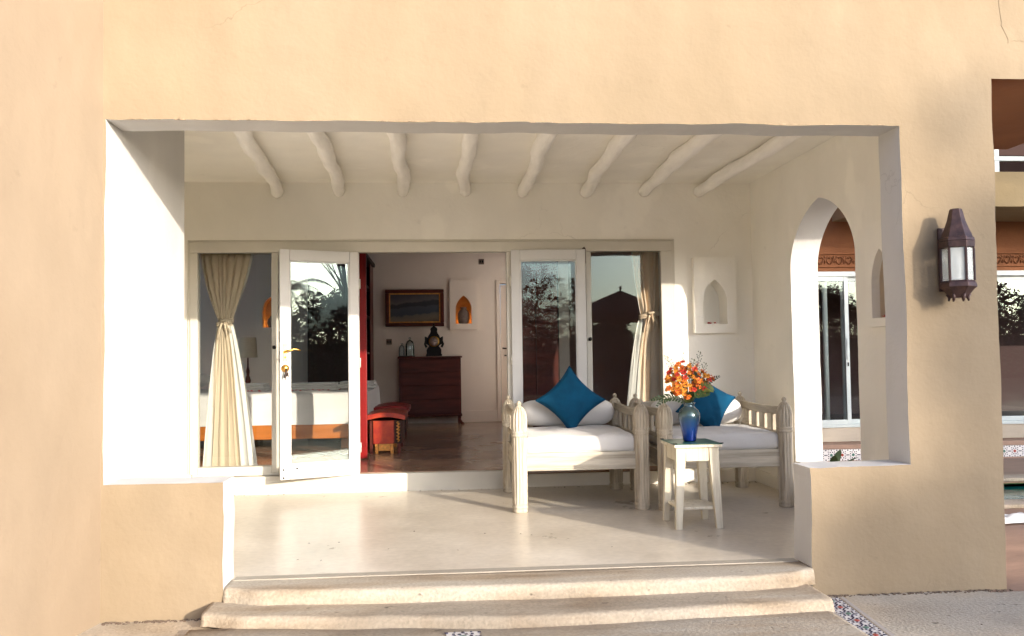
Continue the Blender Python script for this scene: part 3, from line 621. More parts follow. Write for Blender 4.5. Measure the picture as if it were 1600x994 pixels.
for s in (-1, 1): q = MB(); q.tube([(-.10 + s * .12, 9.1, 1.40), (-.10 + s * .145, 9.09, 1.45), (-.10 + s * .13, 9.09, 1.50), (-.10 + s * .14, 9.09, 1.57)], [.02, .018, .014, .006], 7); q.build('ornament', 'black', ck)
# glass cloches
gm = glass('cloche_glass', .12, (.90, .92, .93)); M['cloche'] = gm
def cloche(x, y, z, r, h, label):
    c = thing('glass_dome', label, 'glass dome', (x, y, z))
    q = MB(); q.lathe([(r, .015), (r, h * .55), (r * .93, h * .68), (r * .7, h * .79), (r * .3, h * .85), (.006, h * .86)], 24, (x, y, z), cap=False); q.build('dome', 'cloche', c)
    q = MB(); q.lathe([(.006, h * .86), (.010, h * .88), (.022, h * .93), (.018, h * .98), (.004, h)], 14, (x, y, z)); q.build('knob', 'cloche', c)
    q = MB(); q.lathe([(r * 1.12, 0), (r * 1.15, .008), (r * 1.1, .014)], 24, (x, y, z)); q.build('base', 'darkwood', c)
cloche(-.485, 9.13, 1.253, .07, .31, 'tall clear glass dome with knob on the chest, nearest the clock')
cloche(-.615, 9.16, 1.253, .045, .22, 'short clear glass dome at the left end of the chest')

# bed
bd = thing('bed', 'honey wood platform bed seen through the left windows', 'bed', (-2.0, 6.6, zth))
q = MB(); q.box(-3.9, -.90, 5.58, 5.62, .30, .50); q.box(-3.9, -.90, 7.56, 7.60, .30, .50); q.box(-.94, -.90, 5.6205, 7.5595, .30, .50); q.box(-3.9, -3.86, 5.6205, 7.5595, .30, .95); q.build('frame', 'bedwood', bd, bevel=.008)
for x, y in ((-3.7, 5.8), (-1.15, 5.8), (-3.7, 7.3), (-1.15, 7.3)):
    q = MB(); q.box(x - .05, x + .05, y - .05, y + .05, zth, .299); q.build('leg', 'bedwood', bd)
q = MB(); nx, ny = 60, 44; vs = []
x0, x1, y0, y1 = -3.86, -.87, 5.56, 7.55
for i in range(nx + 1):
    for j in range(ny + 1):
        u = i / nx; v = j / ny
        # param: v from front hem up over top
        if v < .22: y = y0 + .012 * noise.noise(Vector((u * 9, 0, 1))); z = .47 + (.80 - .47) * v / .22
        elif v < .3: tt = (v - .22) / .08; y = y0 + .05 * (1 - math.cos(tt * PI / 2)); z = .80 + .045 * math.sin(tt * PI / 2)
        else: y = y0 + .05 + (y1 - y0 - .05) * (v - .3) / .7; z = .845
        x = x0 + (x1 - x0) * u
        d = .010 * noise.noise(Vector((x * 3, y * 2.5, z * 4))) + .006 * noise.noise(Vector((x * 8, y * 6, z * 9)))
        vs.append((x, y - (d if v < .3 else 0) + (.012 * math.sin(x * 14) * (1 - v / .22) if v < .22 else 0), z + (d if v >= .22 else 0)))
q.add(vs, [(i * (ny + 1) + j, (i + 1) * (ny + 1) + j, (i + 1) * (ny + 1) + j + 1, i * (ny + 1) + j + 1) for i in range(nx) for j in range(ny)], 0, True)
vs = []
for j in range(ny + 1):
    for k in range(9):
        y = y0 + (y1 - y0) * j / ny; vs.append((x1 + .02 * (1 - k / 8) + .012 * math.sin(y * 11) * (1 - k / 8), y, .46 + (.84 - .46) * k / 8))
q.add(vs, [(j * 9 + k, (j + 1) * 9 + k, (j + 1) * 9 + k + 1, j * 9 + k + 1) for j in range(ny) for k in range(8)], 0, True)
q.build('bedspread', 'bedlinen', bd)
q = MB(); q.box(-3.85, -.95, 5.63, 7.5, .40, .82); q.build('mattress', 'linen', bd, bevel=.03)

def cushion(name, m, c, w, h, th, label, cat, rot=(0, 0, 0), n=20, pinch=.10, wr=.006, seed=0, group=None, pipe=None):
    """soft square cushion in its own frame (x width, z height, y thickness)"""
    b = MB(); rm = Matrix.Rotation(rot[2], 3, 'Z') @ Matrix.Rotation(rot[0], 3, 'X') @ Matrix.Rotation(rot[1], 3, 'Y')
    for sgn in (-1, 1):
        vs = []
        for i in range(n + 1):
            for j in range(n + 1):
                u = -1 + 2 * i / n; v = -1 + 2 * j / n
                e = (1 - abs(u) ** 2.6) * (1 - abs(v) ** 2.6); t = th / 2 * max(0, e) ** .42
                px = u * w / 2 * (1 - pinch * (1 - abs(v) ** 2) * abs(u) ** 2); pz = v * h / 2 * (1 - pinch * (1 - abs(u) ** 2) * abs(v) ** 2)
                t += wr * e * noise.noise(Vector((px * 14, pz * 14, seed + sgn))) - .010 * e * max(0, .10 - abs(noise.noise(Vector((px * 6, pz * 6, seed + 3)))) ) * 8
                vs.append(Vector(c) + rm @ Vector((px, sgn * t, pz)))
        b.add(vs, [(i * (n + 1) + j, (i + 1) * (n + 1) + j, (i + 1) * (n + 1) + j + 1, i * (n + 1) + j + 1) for i in range(n) for j in range(n)], 0, True)
    o = b.build(name, m, loc=c); tag(o, label, cat, group)
    if pipe:
        q = MB(); pts = []
        for i in range(4 * n):
            k, s = divmod(i, n); s = -1 + 2 * s / n
            u, v = [(s, -1), (1, s), (-s, 1), (-1, -s)][k]
            px = u * w / 2 * (1 - pinch * (1 - abs(v) ** 2) * abs(u) ** 2); pz = v * h / 2 * (1 - pinch * (1 - abs(u) ** 2) * abs(v) ** 2)
            pts.append(Vector(c) + rm @ Vector((px, 0, pz)))
        pts.append(pts[0]); q.tube(pts, .0045, 6); q.build('piping', m, o)
    return o
cushion('bed_pillow', 'linen', (-3.3, 6.9, .95), .7, .45, .2, 'white pillow lying on the bed behind the left curtain', 'pillow', (R(75), 0, R(90)))
# folded towels with petals
for i, (x, y, w_, lab) in enumerate([(-1.62, 6.5, .62, 'folded white towel on the bed, middle one seen through the open leaf'), (-1.1, 6.9, .5, 'folded white towel at the foot end of the bed'), (-2.45, 6.6, .45, 'folded white towel on the bed beside the swan towel')]):
    q = MB(); 
    for k in range(3): q.box(x - w_ / 2 + k * .01, x + w_ / 2 - k * .012, y - .2 + k * .01, y + .2, .848 + k * .03, .876 + k * .03)
    tag(q.build('folded_towel', 'linen', loc=(x, y, .848), bevel=.012, seg=3), lab, 'towel', 'white towels folded on the bed')
q = MB(); q.tube([(-2.62, 6.6, .85), (-2.64, 6.58, .93), (-2.6, 6.56, 1.0), (-2.55, 6.55, 1.08), (-2.56, 6.55, 1.17), (-2.61, 6.55, 1.23), (-2.66, 6.55, 1.21), (-2.70, 6.55, 1.16)], [.16, .15, .10, .06, .05, .05, .04, .012], 14)
tag(q.build('towel_swan', 'linen', loc=(-2.62, 6.6, .85)), 'white towel folded into a swan standing on the bed behind the door mullion', 'towel')
q = MB()
for i in range(40):
    x = random.uniform(-2.6, -1.0); y = random.uniform(5.9, 6.35) ; z = .853; r = .02; a = random.random() * 6
    q.add([(x + r * math.cos(a), y + r * math.sin(a), z + .004), (x - r * math.sin(a) * .5, y + r * math.cos(a) * .5, z + .012), (x - r * math.cos(a), y - r * math.sin(a), z + .004), (x + r * math.sin(a) * .5, y - r * math.cos(a) * .5, z)], [(0, 1, 2, 3)])
tag(q.build('scattered_petals', 'redpetal', loc=(-1.8, 6.1, .85)), 'red petals scattered over the white bedspread', 'petals', kind='stuff')
# bedside table and lamp
bt = thing('bedside_table', 'small dark bedside table behind the bed', 'table', (-2.86, 8.3, zth))
q = MB(); q.box(-3.1, -2.62, 8.08, 8.5, .74, .77); q.build('top', 'darkwood', bt, bevel=.004)
q = MB(); q.box(-3.07, -2.65, 8.11, 8.47, .56, .739); q.build('drawer', 'darkwood', bt, bevel=.004)
for x in (-3.06, -2.70):
    for y in (8.12, 8.42): q = MB(); q.box(x, x + .04, y, y + .04, zth, .559); q.build('leg', 'darkwood', bt)
lp = thing('table_lamp', 'bedside lamp with a cream drum shade on dark wood base', 'lamp', (-2.845, 8.3, .77))
q = MB(); q.lathe([(.07, 0), (.07, .015), (.02, .03), (.03, .1), (.045, .16), (.02, .24), (.028, .30), (.014, .36), (.012, .5)], 20, (-2.845, 8.3, .77)); q.build('base', 'mahogany', lp)
q = MB(); q.lathe([(.14, .50), (.12, .80)], 32, (-2.845, 8.3, .77), cap=False); q.build('lamp_shade', 'shade', lp)

# red painted shutter panel standing inside the doorway
rp_ = thing('red_screen', 'tall red painted wooden panel just inside the doorway beside the open leaf', 'screen', (-.86, 4.5, zth))
q = MB(); q.box(-.955, -.785, 4.48, 4.53, .18, 2.72); q.build('panel', 'red', rp_, bevel=.006)
for z_ in ((.18, .30), (1.35, 1.45)): q = MB(); q.box(-.955, -.785, 4.472, 4.4795, *z_); q.build('rail', 'red', rp_, bevel=.003)
# wardrobe
wd = thing('wardrobe', 'tall dark wardrobe with open shelves behind the red panel', 'wardrobe', (-1.4, 8.4, zth))
q = MB(); q.box(-1.9, -1.07, 7.80, 7.84, zth, 2.70); q.box(-1.9, -1.07, 9.2, 9.24, zth, 2.70); q.box(-1.9, -1.86, 7.841, 9.199, zth, 2.7); q.build('side_panel', 'darkwood', wd, bevel=.004)
for z in (.2, .75, 1.3, 1.85, 2.3): q = MB(); q.box(-1.859, -1.08, 7.842, 9.198, z, z + .03); q.build('shelf', 'darkwood', wd)
q = MB(); q.box(-1.95, -1.04, 7.76, 9.28, 2.701, 2.76); q.build('cornice', 'darkwood', wd, bevel=.01)
q = MB(); q.box(-1.079, -1.065, 8.6, 9.198, .2, 2.69); q.build('door', 'mahogany', wd, bevel=.004)
cb = thing('cupboard', 'tall dark cupboard dimly seen through the right door leaf', 'cupboard', (1.02, 4.6, zth))  # made-up dark case that keeps the bright side window out of view
q = MB(); q.box(.77, 1.27, 4.32, 4.88, .22, 2.55); q.build('body', 'darkwood', cb, bevel=.006)
for x_ in (.785, 1.022): q = MB(); q.box(x_, x_ + .232, 4.305, 4.319, .28, 2.5); q.build('door', 'mahogany', cb, bevel=.004)
q = MB(); q.box(.755, 1.285, 4.30, 4.89, 2.551, 2.60); q.build('cornice', 'darkwood', cb, bevel=.006)
# two red benches
def bench(x0, x1, y0, y1, h, m1, label, dim):
    b_ = thing('lacquered_bench', label, 'bench', ((x0 + x1) / 2, (y0 + y1) / 2, zth), 'red benches in the bedroom')
    z0 = zth; zb = z0 + .10; zt = z0 + h
    q = MB(); n = 12; vs = []
    for i in range(n + 1):
        u = i / n; x = x0 - .03 + (x1 - x0 + .06) * u; z = zt + .035 * math.sin(PI * u) - .03
        vs += [(x, y0 - .03, z - .055), (x, y0 - .03, z), (x, y1 + .03, z + .0), (x, y1 + .03, z - .055)]
    fs = []
    for i in range(n):
        for k in range(4): fs.append((i * 4 + k, (i + 1) * 4 + k, (i + 1) * 4 + (k + 1) % 4, i * 4 + (k + 1) % 4))
    fs += [(0, 1, 2, 3), (n * 4, n * 4 + 1, n * 4 + 2, n * 4 + 3)]
    q.add(vs, fs); q.build('seat', m1, b_, bevel=.004)
    q = MB(); q.box(x0 + .05, x1 - .10, y0, y0 + .02, zb + .01, zt - .09); q.build('front_panel', m1, b_, bevel=.004)
    q = MB(); q.box(x0 + .01, x1 - .01, y0 + .021, y1 - .01, zb + .01, zt - .091); q.build('body', 'mahogany', b_, bevel=.004)
    q = MB()
    for k in range(6):
        z = zb + .03 + k * (zt - zb - .14) / 6
        q.tube([(x1 - .055, y0 + .008, z), (x1 - .04, y0 - .006, z + .02), (x1 - .065, y0 - .006, z + .035), (x1 - .05, y0 + .006, z + .05)], [.006, .012, .010, .004], 7)
    q.build('carved_scroll', 'gold', b_)
    q = MB(); q.box(x1 - .085, x1 - .012, y0 + .006, y0 + .0205, zb + .01, zt - .092); q.build('carved_post', 'darkwood', b_, bevel=.003)
    for x in (x0 + .01, x0 + .07, x1 - .14, x1 - .06):
        for y in (y0 + .01, y1 - .05): q = MB(); q.box(x, x + .035, y, y + .04, z0, zb + .009); q.build('leg', 'mahogany' if x < x0 + .05 or x > x1 - .1 else 'gold', b_, bevel=.004)
    q = MB(); q.box(x0 + .108, x1 - .142, y0 + .012, y0 + .028, z0 + .03, zb + .0085); q.build('apron', 'gold', b_, bevel=.003)
bench(-.81, -.43, 4.98, 5.75, .46, 'redworn', 'near red lacquered bench with carved side, sunlit beside the red panel', 0)
bench(-.86, -.44, 6.35, 7.15, .46, 'red', 'far dark red bench half hidden behind the nearer bench', 1)

# ------------------------------------------------------------------ curtains
def curtain(name, label, xl, xr, zt, zb, wl_, wr_, zw, bl, br, y, split_top, split_bot, mcore, seed, folds=9, white_left=.0, white_right=.0):
    c = thing(name, label, 'curtain', ((xl + xr) / 2, y, zb))
    nu, nv = 120, 70
    def pos(u, v):
        z = zt + (zb - zt) * v; vw = (zt - zw) / (zt - zb)
        if v < vw:
            s = v / vw; k = s ** 1.55; l = xl + (wl_ - xl) * k; r = xr + (wr_ - xr) * (s ** 1.25)
        else:
            s = (v - vw) / (1 - vw); k = s ** .62; l = wl_ + (bl - wl_) * k; r = wr_ + (br - wr_) * (s ** .70)
        x = l + (r - l) * u; wd_ = r - l; full = max(.12, wd_)
        g_ = max(0, min(1, (v - vw) / .25)); uu = u + .05 * noise.noise(Vector((u * 4, v * 1.1, seed + 7))) + .03 * noise.noise(Vector((u * 9, v * .6, seed + 17)))
        ph = uu * folds * 2 * PI + 1.3 * math.sin(uu * 9 + seed) + .5 * v; ph2 = uu * folds * .42 * 2 * PI + 1.1 * math.sin(uu * 5 + seed)
        amp = .026 * (.6 + .8 * noise.noise(Vector((u * 5, v * 1.5, seed)))) * min(1, .35 + abs(v - vw) * 4)
        dy = amp * (1 - .75 * g_) * math.sin(ph) + .040 * g_ * (.6 + .6 * noise.noise(Vector((u * 3, 1, seed)))) * (abs(math.sin(ph2)) ** .7 - .5) + .012 * noise.noise(Vector((u * 12, v * 2.5, seed + 3))) + .035 * math.exp(-((v - vw) / .03) ** 2) * abs(math.sin(u * 11))
        ed = math.sin(PI * u) * (-.05) * math.exp(-((v - vw) / .10) ** 2)
        return (x + .006 * math.cos(ph), y + dy + ed, z)
    vs = [pos(i / nu, j / nv) for j in range(nv + 1) for i in range(nu + 1)]
    core, wht = MB(), MB()
    fc, fw = [], []
    vw = (zt - zw) / (zt - zb)
    for j in range(nv):
        v = j / nv; s = max(0, (v - vw) / (1 - vw)) if v > vw else 0
        lw, rw = (white_left * (.5 + .5 * s), white_right) if v > vw else (split_top[0], split_top[1])
        for i in range(nu):
            u = i / nu; f_ = (j * (nu + 1) + i, j * (nu + 1) + i + 1, (j + 1) * (nu + 1) + i + 1, (j + 1) * (nu + 1) + i)
            (fw if (u < lw or u >= 1 - rw) else fc).append(f_)
    core.add(vs, fc, 0, True); wht.add(vs, fw, 0, True)
    def clean(b):
        used = sorted({i for f in b.f for i in f}); mp = {k: i for i, k in enumerate(used)}; b.v = [b.v[i] for i in used]; b.f = [[mp[i] for i in f] for f in b.f]
    clean(core); clean(wht)
    core.build('drape', mcore, c); wht.build('lining', 'sheer', c)
    q = MB(); xm = (wl_ + wr_) / 2; hw = (wr_ - wl_) / 2 + .012
    for dz in (-.012, .004, .018):
        q.tube([(xm + hw * math.cos(a), y - .015 + .05 * math.sin(a), zw + dz + .02 * math.cos(a)) for a in [2 * PI * k / 24 for k in range(25)]], .009, 7)
    for k, (dx, ln) in enumerate(((-.035, .16), (.02, .13), (.045, .10))):
        q.tube([(xm + dx * .4, y - .068, zw + .02), (xm + dx * .8, y - .085, zw - ln * .3), (xm + dx * 1.3, y - .075, zw - ln * .7), (xm + dx * 1.4, y - .07, zw - ln)], [.012, .010, .007, .008], 7)
    q.tube([(xm - .04, y - .066, zw + .03), (xm - .01, y - .09, zw + .015), (xm + .03, y - .085, zw + .03), (xm + .05, y - .07, zw - .01)], [.008, .016, .015, .008], 8)
    q.build('tie_back', mcore, c)
    q = MB(); q.tube([(xl - .0, y, zt + .012), (xr, y, zt + .012)], .010, 8); q.build('curtain_rod', 'iron', c)
    return c
curtain('tied_curtain', 'beige and white curtain tied at the middle behind the left window', -2.275, -1.765, 2.29, .20, -2.10, -1.975, 1.60, -2.255, -1.74, 3.55, (0, .05), None, 'curtain', 3, 8, .16, .30)
curtain('tied_curtain', 'tan and white curtain tied back behind the right window', 1.895, 2.21, 2.29, .20, 1.975, 2.16, 1.63, 1.77, 2.20, 3.55, (0.03, 0), None, 'curtain_dark', 11, 5, .45, .0)

# crumbs of plaster and grit along the foot of the walls
q = MB(); rg = random.Random(9)
for i in range(420):
    k = rg.random()
    if k < .45: x, y, z = rg.uniform(xb + .02, xE), -abs(rg.gauss(0, .018)) - .004, zG
    elif k < .65: x, y, z = rg.uniform(-1.84, -1.30), -abs(rg.gauss(0, .02)) - .004, zG
    elif k < .85: x, y, z = rg.uniform(-2.2, xW - .05), 3.31 - abs(rg.gauss(0, .02)), .001
    else: x, y, z = rg.uniform(xL, 3.2), rg.uniform(-1.2, -.5), zG + (.045 if -1.2 < 0 and False else .0)
    r = rg.uniform(.002, .006) * (1.4 if k < .65 else 1); a = rg.random() * 3
    q.box(x - r, x + r * .8, y - r * .7, y + r, z + .0005, z + r * .8, 0)
tag(q.build('grit', 'grit', loc=(0, 0, zG)), 'dark crumbs and grit along the foot of the walls', 'grit', kind='stuff')

# ------------------------------------------------------------------ armchairs
def armchair(x0, y0, w_, d_, label):
    """front left post axis at (x0, y0)"""
    c = thing('armchair', label, 'armchair', (x0 + w_ / 2, y0 + d_ / 2, 0), 'whitewashed carved armchairs on the porch')
    prof = [(.056, 0), (.060, .004), (.062, .02), (.056, .028), (.062, .036), (.063, .05), (.056, .060), (.060, .066), (.0615, .075, .10), (.062, .30, .10), (.062, .55, .10), (.0615, .595, .10), (.058, .60), (.066, .606), (.067, .618), (.060, .624), (.066, .630), (.066, .640), (.060, .646),
            (.0635, .652, .12), (.066, .70, .13), (.0655, .74, .13), (.061, .775, .13), (.052, .805, .13), (.039, .828, .13), (.025, .842, .10), (.014, .848), (.013, .853), (.019, .862), (.019, .872), (.012, .882), (.004, .888), (.001, .889)]
    first = None
    for px, py in ((x0, y0), (x0 + w_, y0), (x0, y0 + d_), (x0 + w_, y0 + d_)):
        if first is None:
            q = MB(); q.lathe(prof, 84, (px, py, 0), flute=14); first = q.build('post', 'chair', c)
        else:
            p = first.copy(); COL.objects.link(p); p.parent = c; p.location = (px - x0, py - y0, 0)
    # rails
    q = MB(); q.box(x0 + .05, x0 + w_ - .05, y0 - .020, y0 + .020, .325, .468); q.build('front_rail', 'chairx', c, bevel=.006)
    q = MB(); q.box(x0 + .05, x0 + w_ - .05, y0 + d_ - .02, y0 + d_ + .02, .325, .468); q.build('back_rail', 'chairx', c, bevel=.006)
    for x in (x0, x0 + w_):
        q = MB(); q.box(x - .020, x + .020, y0 + .05, y0 + d_ - .05, .325, .468); q.build('side_rail', 'chairy', c, bevel=.006)
        q = MB(); vs = []
        for k in range(9):
            u = k / 8; y = y0 + .05 + (d_ - .10) * u; z = .775 - .012 * math.sin(PI * u)
            vs += [(x - .020, y, z - .032), (x + .020, y, z - .032), (x + .020, y, z + .034), (x - .020, y, z + .034)]
        q.add(vs, [(k * 4 + a, (k + 1) * 4 + a, (k + 1) * 4 + (a + 1) % 4, k * 4 + (a + 1) % 4) for k in range(8) for a in range(4)] + [(0, 1, 2, 3), (32, 33, 34, 35)])
        q.build('arm_rail', 'chairy', c, bevel=.005)
        q = MB(); q.box(x - .016, x + .016, y0 + .05, y0 + d_ - .05, .560, .600); q.build('lower_arm_rail', 'chairy', c, bevel=.004)
        for k in range(4):
            y = y0 + .05 + (d_ - .10) * (k + 1) / 5
            q = MB(); q.box(x - .013, x + .013, y - .022, y + .022, .6005, .737); q.build('spindle', 'chair', c, bevel=.004)
    q = MB(); q.box(x0 + .05, x0 + w_ - .05, y0 + d_ - .018, y0 + d_ + .018, .74, .81); q.build('back_top_rail', 'chairx', c, bevel=.006)
    for k in range(5):
        x = x0 + .05 + (w_ - .10) * (k + 1) / 6
        q = MB(); q.box(x - .022, x + .022, y0 + d_ - .012, y0 + d_ + .012, .4685, .7395); q.build('back_spindle', 'chair', c, bevel=.004)
    for k in range(8):
        y = y0 + .08 + (d_ - .16) * k / 7; q = MB(); q.box(x0 + .022, x0 + w_ - .022, y - .04, y + .04, .435, .455); q.build('seat_slat', 'chairx', c)
    return c
armchair(.625, 2.06, .995, 1.06, 'whitewashed armchair with fluted posts, left of the side table and partly sunlit')
armchair(1.795, 1.98, .995, 1.06, 'whitewashed armchair with fluted posts, in shade behind the side table by the arch')

def seat_cushion(x0, x1, y0, y1, z0, z1, label, seed):
    b = MB(); nx, ny, nz_ = 34, 30, 6
    def wr(x, y, z):
        return .014 * noise.noise(Vector((x * 4, y * 4, seed))) - .012 * max(0, .12 - abs(noise.noise(Vector((x * 3.2, y * 2.4, seed + 4))))) * 6 * .5 + .006 * noise.noise(Vector((x * 10, y * 7, z * 9 + seed)))
    def P(u, v, w__):
        # superellipsoid box
        X_ = (u * 2 - 1); Y_ = (v * 2 - 1); Z_ = (w__ * 2 - 1)
        hx, hy, hz = (x1 - x0) / 2, (y1 - y0) / 2, (z1 - z0) / 2; r = .050
        p = Vector((X_ * hx, Y_ * hy, Z_ * hz)); q_ = Vector((max(-hx + r, min(hx - r, p.x)), max(-hy + r, min(hy - r, p.y)), max(-hz + r, min(hz - r, p.z))))
        d = p - q_
        if d.length > 1e-6: p = q_ + d.normalized() * r
        crown = .018 * (1 - X_ * X_) * (1 - Y_ * Y_) if Z_ > .9 else 0
        p = p + Vector(((x0 + x1) / 2, (y0 + y1) / 2, (z0 + z1) / 2)); w2 = wr(p.x, p.y, p.z)
        return p + Vector((0, -w2 if Y_ < -.99 else 0, crown + (w2 if Z_ > .9 else 0)))
    def grid(fn, a, c_):
        vs = [fn(i / a, j / c_) for i in range(a + 1) for j in range(c_ + 1)]
        b.add(vs, [(i * (c_ + 1) + j, (i + 1) * (c_ + 1) + j, (i + 1) * (c_ + 1) + j + 1, i * (c_ + 1) + j + 1) for i in range(a) for j in range(c_)], 0, True)
    # non-uniform parameters that crowd towards the rounded edges
    e = lambda t: .5 - .5 * math.cos(PI * t)
    grid(lambda s, t: P(e(s), e(t), 1), nx, ny); grid(lambda s, t: P(e(s), e(t), 0), nx, ny)
    grid(lambda s, t: P(e(s), 0, e(t)), nx, nz_ + 4); grid(lambda s, t: P(e(s), 1, e(t)), nx, nz_ + 4)
    grid(lambda s, t: P(0, e(s), e(t)), ny, nz_ + 4); grid(lambda s, t: P(1, e(s), e(t)), ny, nz_ + 4)
    o = b.build('seat_cushion', 'linen', loc=((x0 + x1) / 2, (y0 + y1) / 2, z0)); tag(o, label, 'cushion', 'white armchair seat cushions')
    q = MB()
    for z in (z0 + .028, z1 - .028):
        q.tube([(x0 + .04, y0 - .0005, z), (x0 + .2, y0 - .003, z + .003), ((x0 + x1) / 2, y0 - .001, z - .002), (x1 - .04, y0 - .0005, z)], .0028, 5)
    return o
seat_cushion(.66, 1.585, 2.045, 2.98, .458, .605, 'white seat cushion half in sun on the left armchair', 1)
seat_cushion(1.83, 2.755, 1.965, 2.90, .458, .600, 'white seat cushion in shade on the right armchair behind the vase', 9)
def bolster(x0, x1, y, z, r, label, seed):
    b = MB(); n, k = 30, 26; vs = []
    for i in range(n + 1):
        u = i / n; s = 2 * u - 1; rr = r * (1 - abs(s) ** 7) ** .5 if abs(s) < 1 else .0
        rr = max(rr, .012); 
        for j in range(k):
            a = 2 * PI * j / k; d = 1 + .05 * noise.noise(Vector((u * 6, math.cos(a) * 1.5, math.sin(a) * 1.5 + seed))) + .012 * math.sin(a * 9) * abs(s) ** 5
            vs.append((x0 + (x1 - x0) * u, y + rr * d * math.cos(a), z + rr * d * .97 * math.sin(a) - .004))
    b.add(vs, [(i * k + j, (i + 1) * k + j, (i + 1) * k + (j + 1) % k, i * k + (j + 1) % k) for i in range(n) for j in range(k)] + [tuple(range(k)), tuple(n * k + j for j in range(k))], 0, True)
    return tag(b.build('bolster', 'linen', loc=((x0 + x1) / 2, y, z)), label, 'bolster', 'white bolsters on the armchairs')
bolster(.70, 1.575, 2.93, .735, .125, 'white bolster behind the blue pillow of the left armchair', 2)
bolster(1.88, 2.735, 2.84, .730, .125, 'white bolster behind the blue pillow of the right armchair', 7)
cushion('throw_pillow', 'blue', (1.135, 2.66, .855), .435, .435, .17, 'teal blue pillow standing on its corner on the left armchair, half sunlit', 'pillow', (R(-14), R(45), R(-4)), 26, .16, .008, 3, 'teal blue square pillows', True)
cushion('throw_pillow', 'blue', (2.33, 2.60, .80), .43, .43, .17, 'teal blue pillow leaning in shade on the right armchair behind the flowers', 'pillow', (R(-16), R(34), R(10)), 26, .16, .008, 5, 'teal blue square pillows', True)

# ------------------------------------------------------------------ side table
tb = thing('side_table', 'small cream painted wooden side table carrying the vase of flowers', 'table', (1.84, 1.37, 0))
tx0, tx1, ty0, ty1 = 1.655, 2.003, 1.175, 1.565
q = MB(); q.box(tx0, tx1, ty0, ty1, .578, .600); q.build('table_top', 'tablepaint', tb, bevel=.004)
def tleg(x, y, sx, sy):
    b = MB(); vs = []
    for z, w_, o in ((.0, .046, .016), (.49, .068, 0), (.577, .072, 0)):
        xx = x + (sx * o); yy = y + (sy * o)
        xa_, xb_ = (xx, xx + w_) if sx < 0 else (xx - w_, xx); ya_, yb_ = (yy, yy + w_ * .8) if sy < 0 else (yy - w_ * .8, yy)
        vs += [(xa_, ya_, z), (xb_, ya_, z), (xb_, yb_, z), (xa_, yb_, z)]
    b.add(vs, [(k * 4 + a, k * 4 + (a + 1) % 4, (k + 1) * 4 + (a + 1) % 4, (k + 1) * 4 + a) for k in range(2) for a in range(4)] + [(0, 1, 2, 3), (8, 9, 10, 11)])
    return b.build('leg', 'tablepaint', tb, bevel=.003)
ix0, ix1, iy0, iy1 = tx0 + .018, tx1 - .018, ty0 + .018, ty1 - .018
for x, y, sx, sy in ((ix0, iy0, -1, -1), (ix1, iy0, 1, -1), (ix0, iy1, -1, 1), (ix1, iy1, 1, 1)): tleg(x, y, sx, sy)
for x0, x1, y0, y1 in ((ix0 + .0725, ix1 - .0725, iy0 + .006, iy0 + .026), (ix0 + .0725, ix1 - .0725, iy1 - .026, iy1 - .006), (ix0 + .006, ix0 + .026, iy0 + .059, iy1 - .059), (ix1 - .026, ix1 - .006, iy0 + .059, iy1 - .059)):
    q = MB(); q.box(x0, x1, y0, y1, .480, .5775); q.build('apron', 'tablepaint', tb, bevel=.003)
q = MB(); q.box(ix0 + .012, ix1 - .012, iy0 + .05, iy1 - .05, .135, .155); q.box(ix0 + .05, ix1 - .05, iy0 + .012, iy0 + .0498, .135, .155); q.box(ix0 + .05, ix1 - .05, iy1 - .0498, iy1 - .012, .135, .155)
q.build('shelf', 'tablepaint', tb, bevel=.003)
q = MB(); q.plate(rough_line([(tx0 + .002, ty0 + .004), (tx1 + .004, ty0 - .003), (tx1 - .002, ty1 - .004), (tx0 + .004, ty1 - .002)], .03, .002), [], .6005, .6055, 'z')
for x, y in ((tx0 + .008, ty0 + .008), (tx1 - .004, ty0 + .004), (tx0 + .008, ty1 - .008)): q.box(x - .014, x + .014, y - .010, y + .010, .6057, .611, 1)
tag(q.build('table_mat', ['mat', 'black'], loc=(1.84, 1.37, .6)), 'dark green mat with worn corners lying on the side table', 'mat')
vz = .606; vc = (1.825, 1.375)
prof = [(.038, 0), (.046, .004), (.048, .012), (.052, .04), (.062, .09), (.073, .14), (.080, .175), (.079, .20), (.068, .228), (.050, .245), (.040, .256), (.038, .266), (.044, .278), (.050, .283), (.046, .284), (.036, .272), (.036, .255), (.05, .235), (.03, .15)]
b = MB(); b.lathe(prof, 48, (vc[0], vc[1], vz)); vase = b.build('vase', 'vase', loc=(vc[0], vc[1], vz)); tag(vase, 'blue and green iridescent glazed vase on the side table', 'vase')

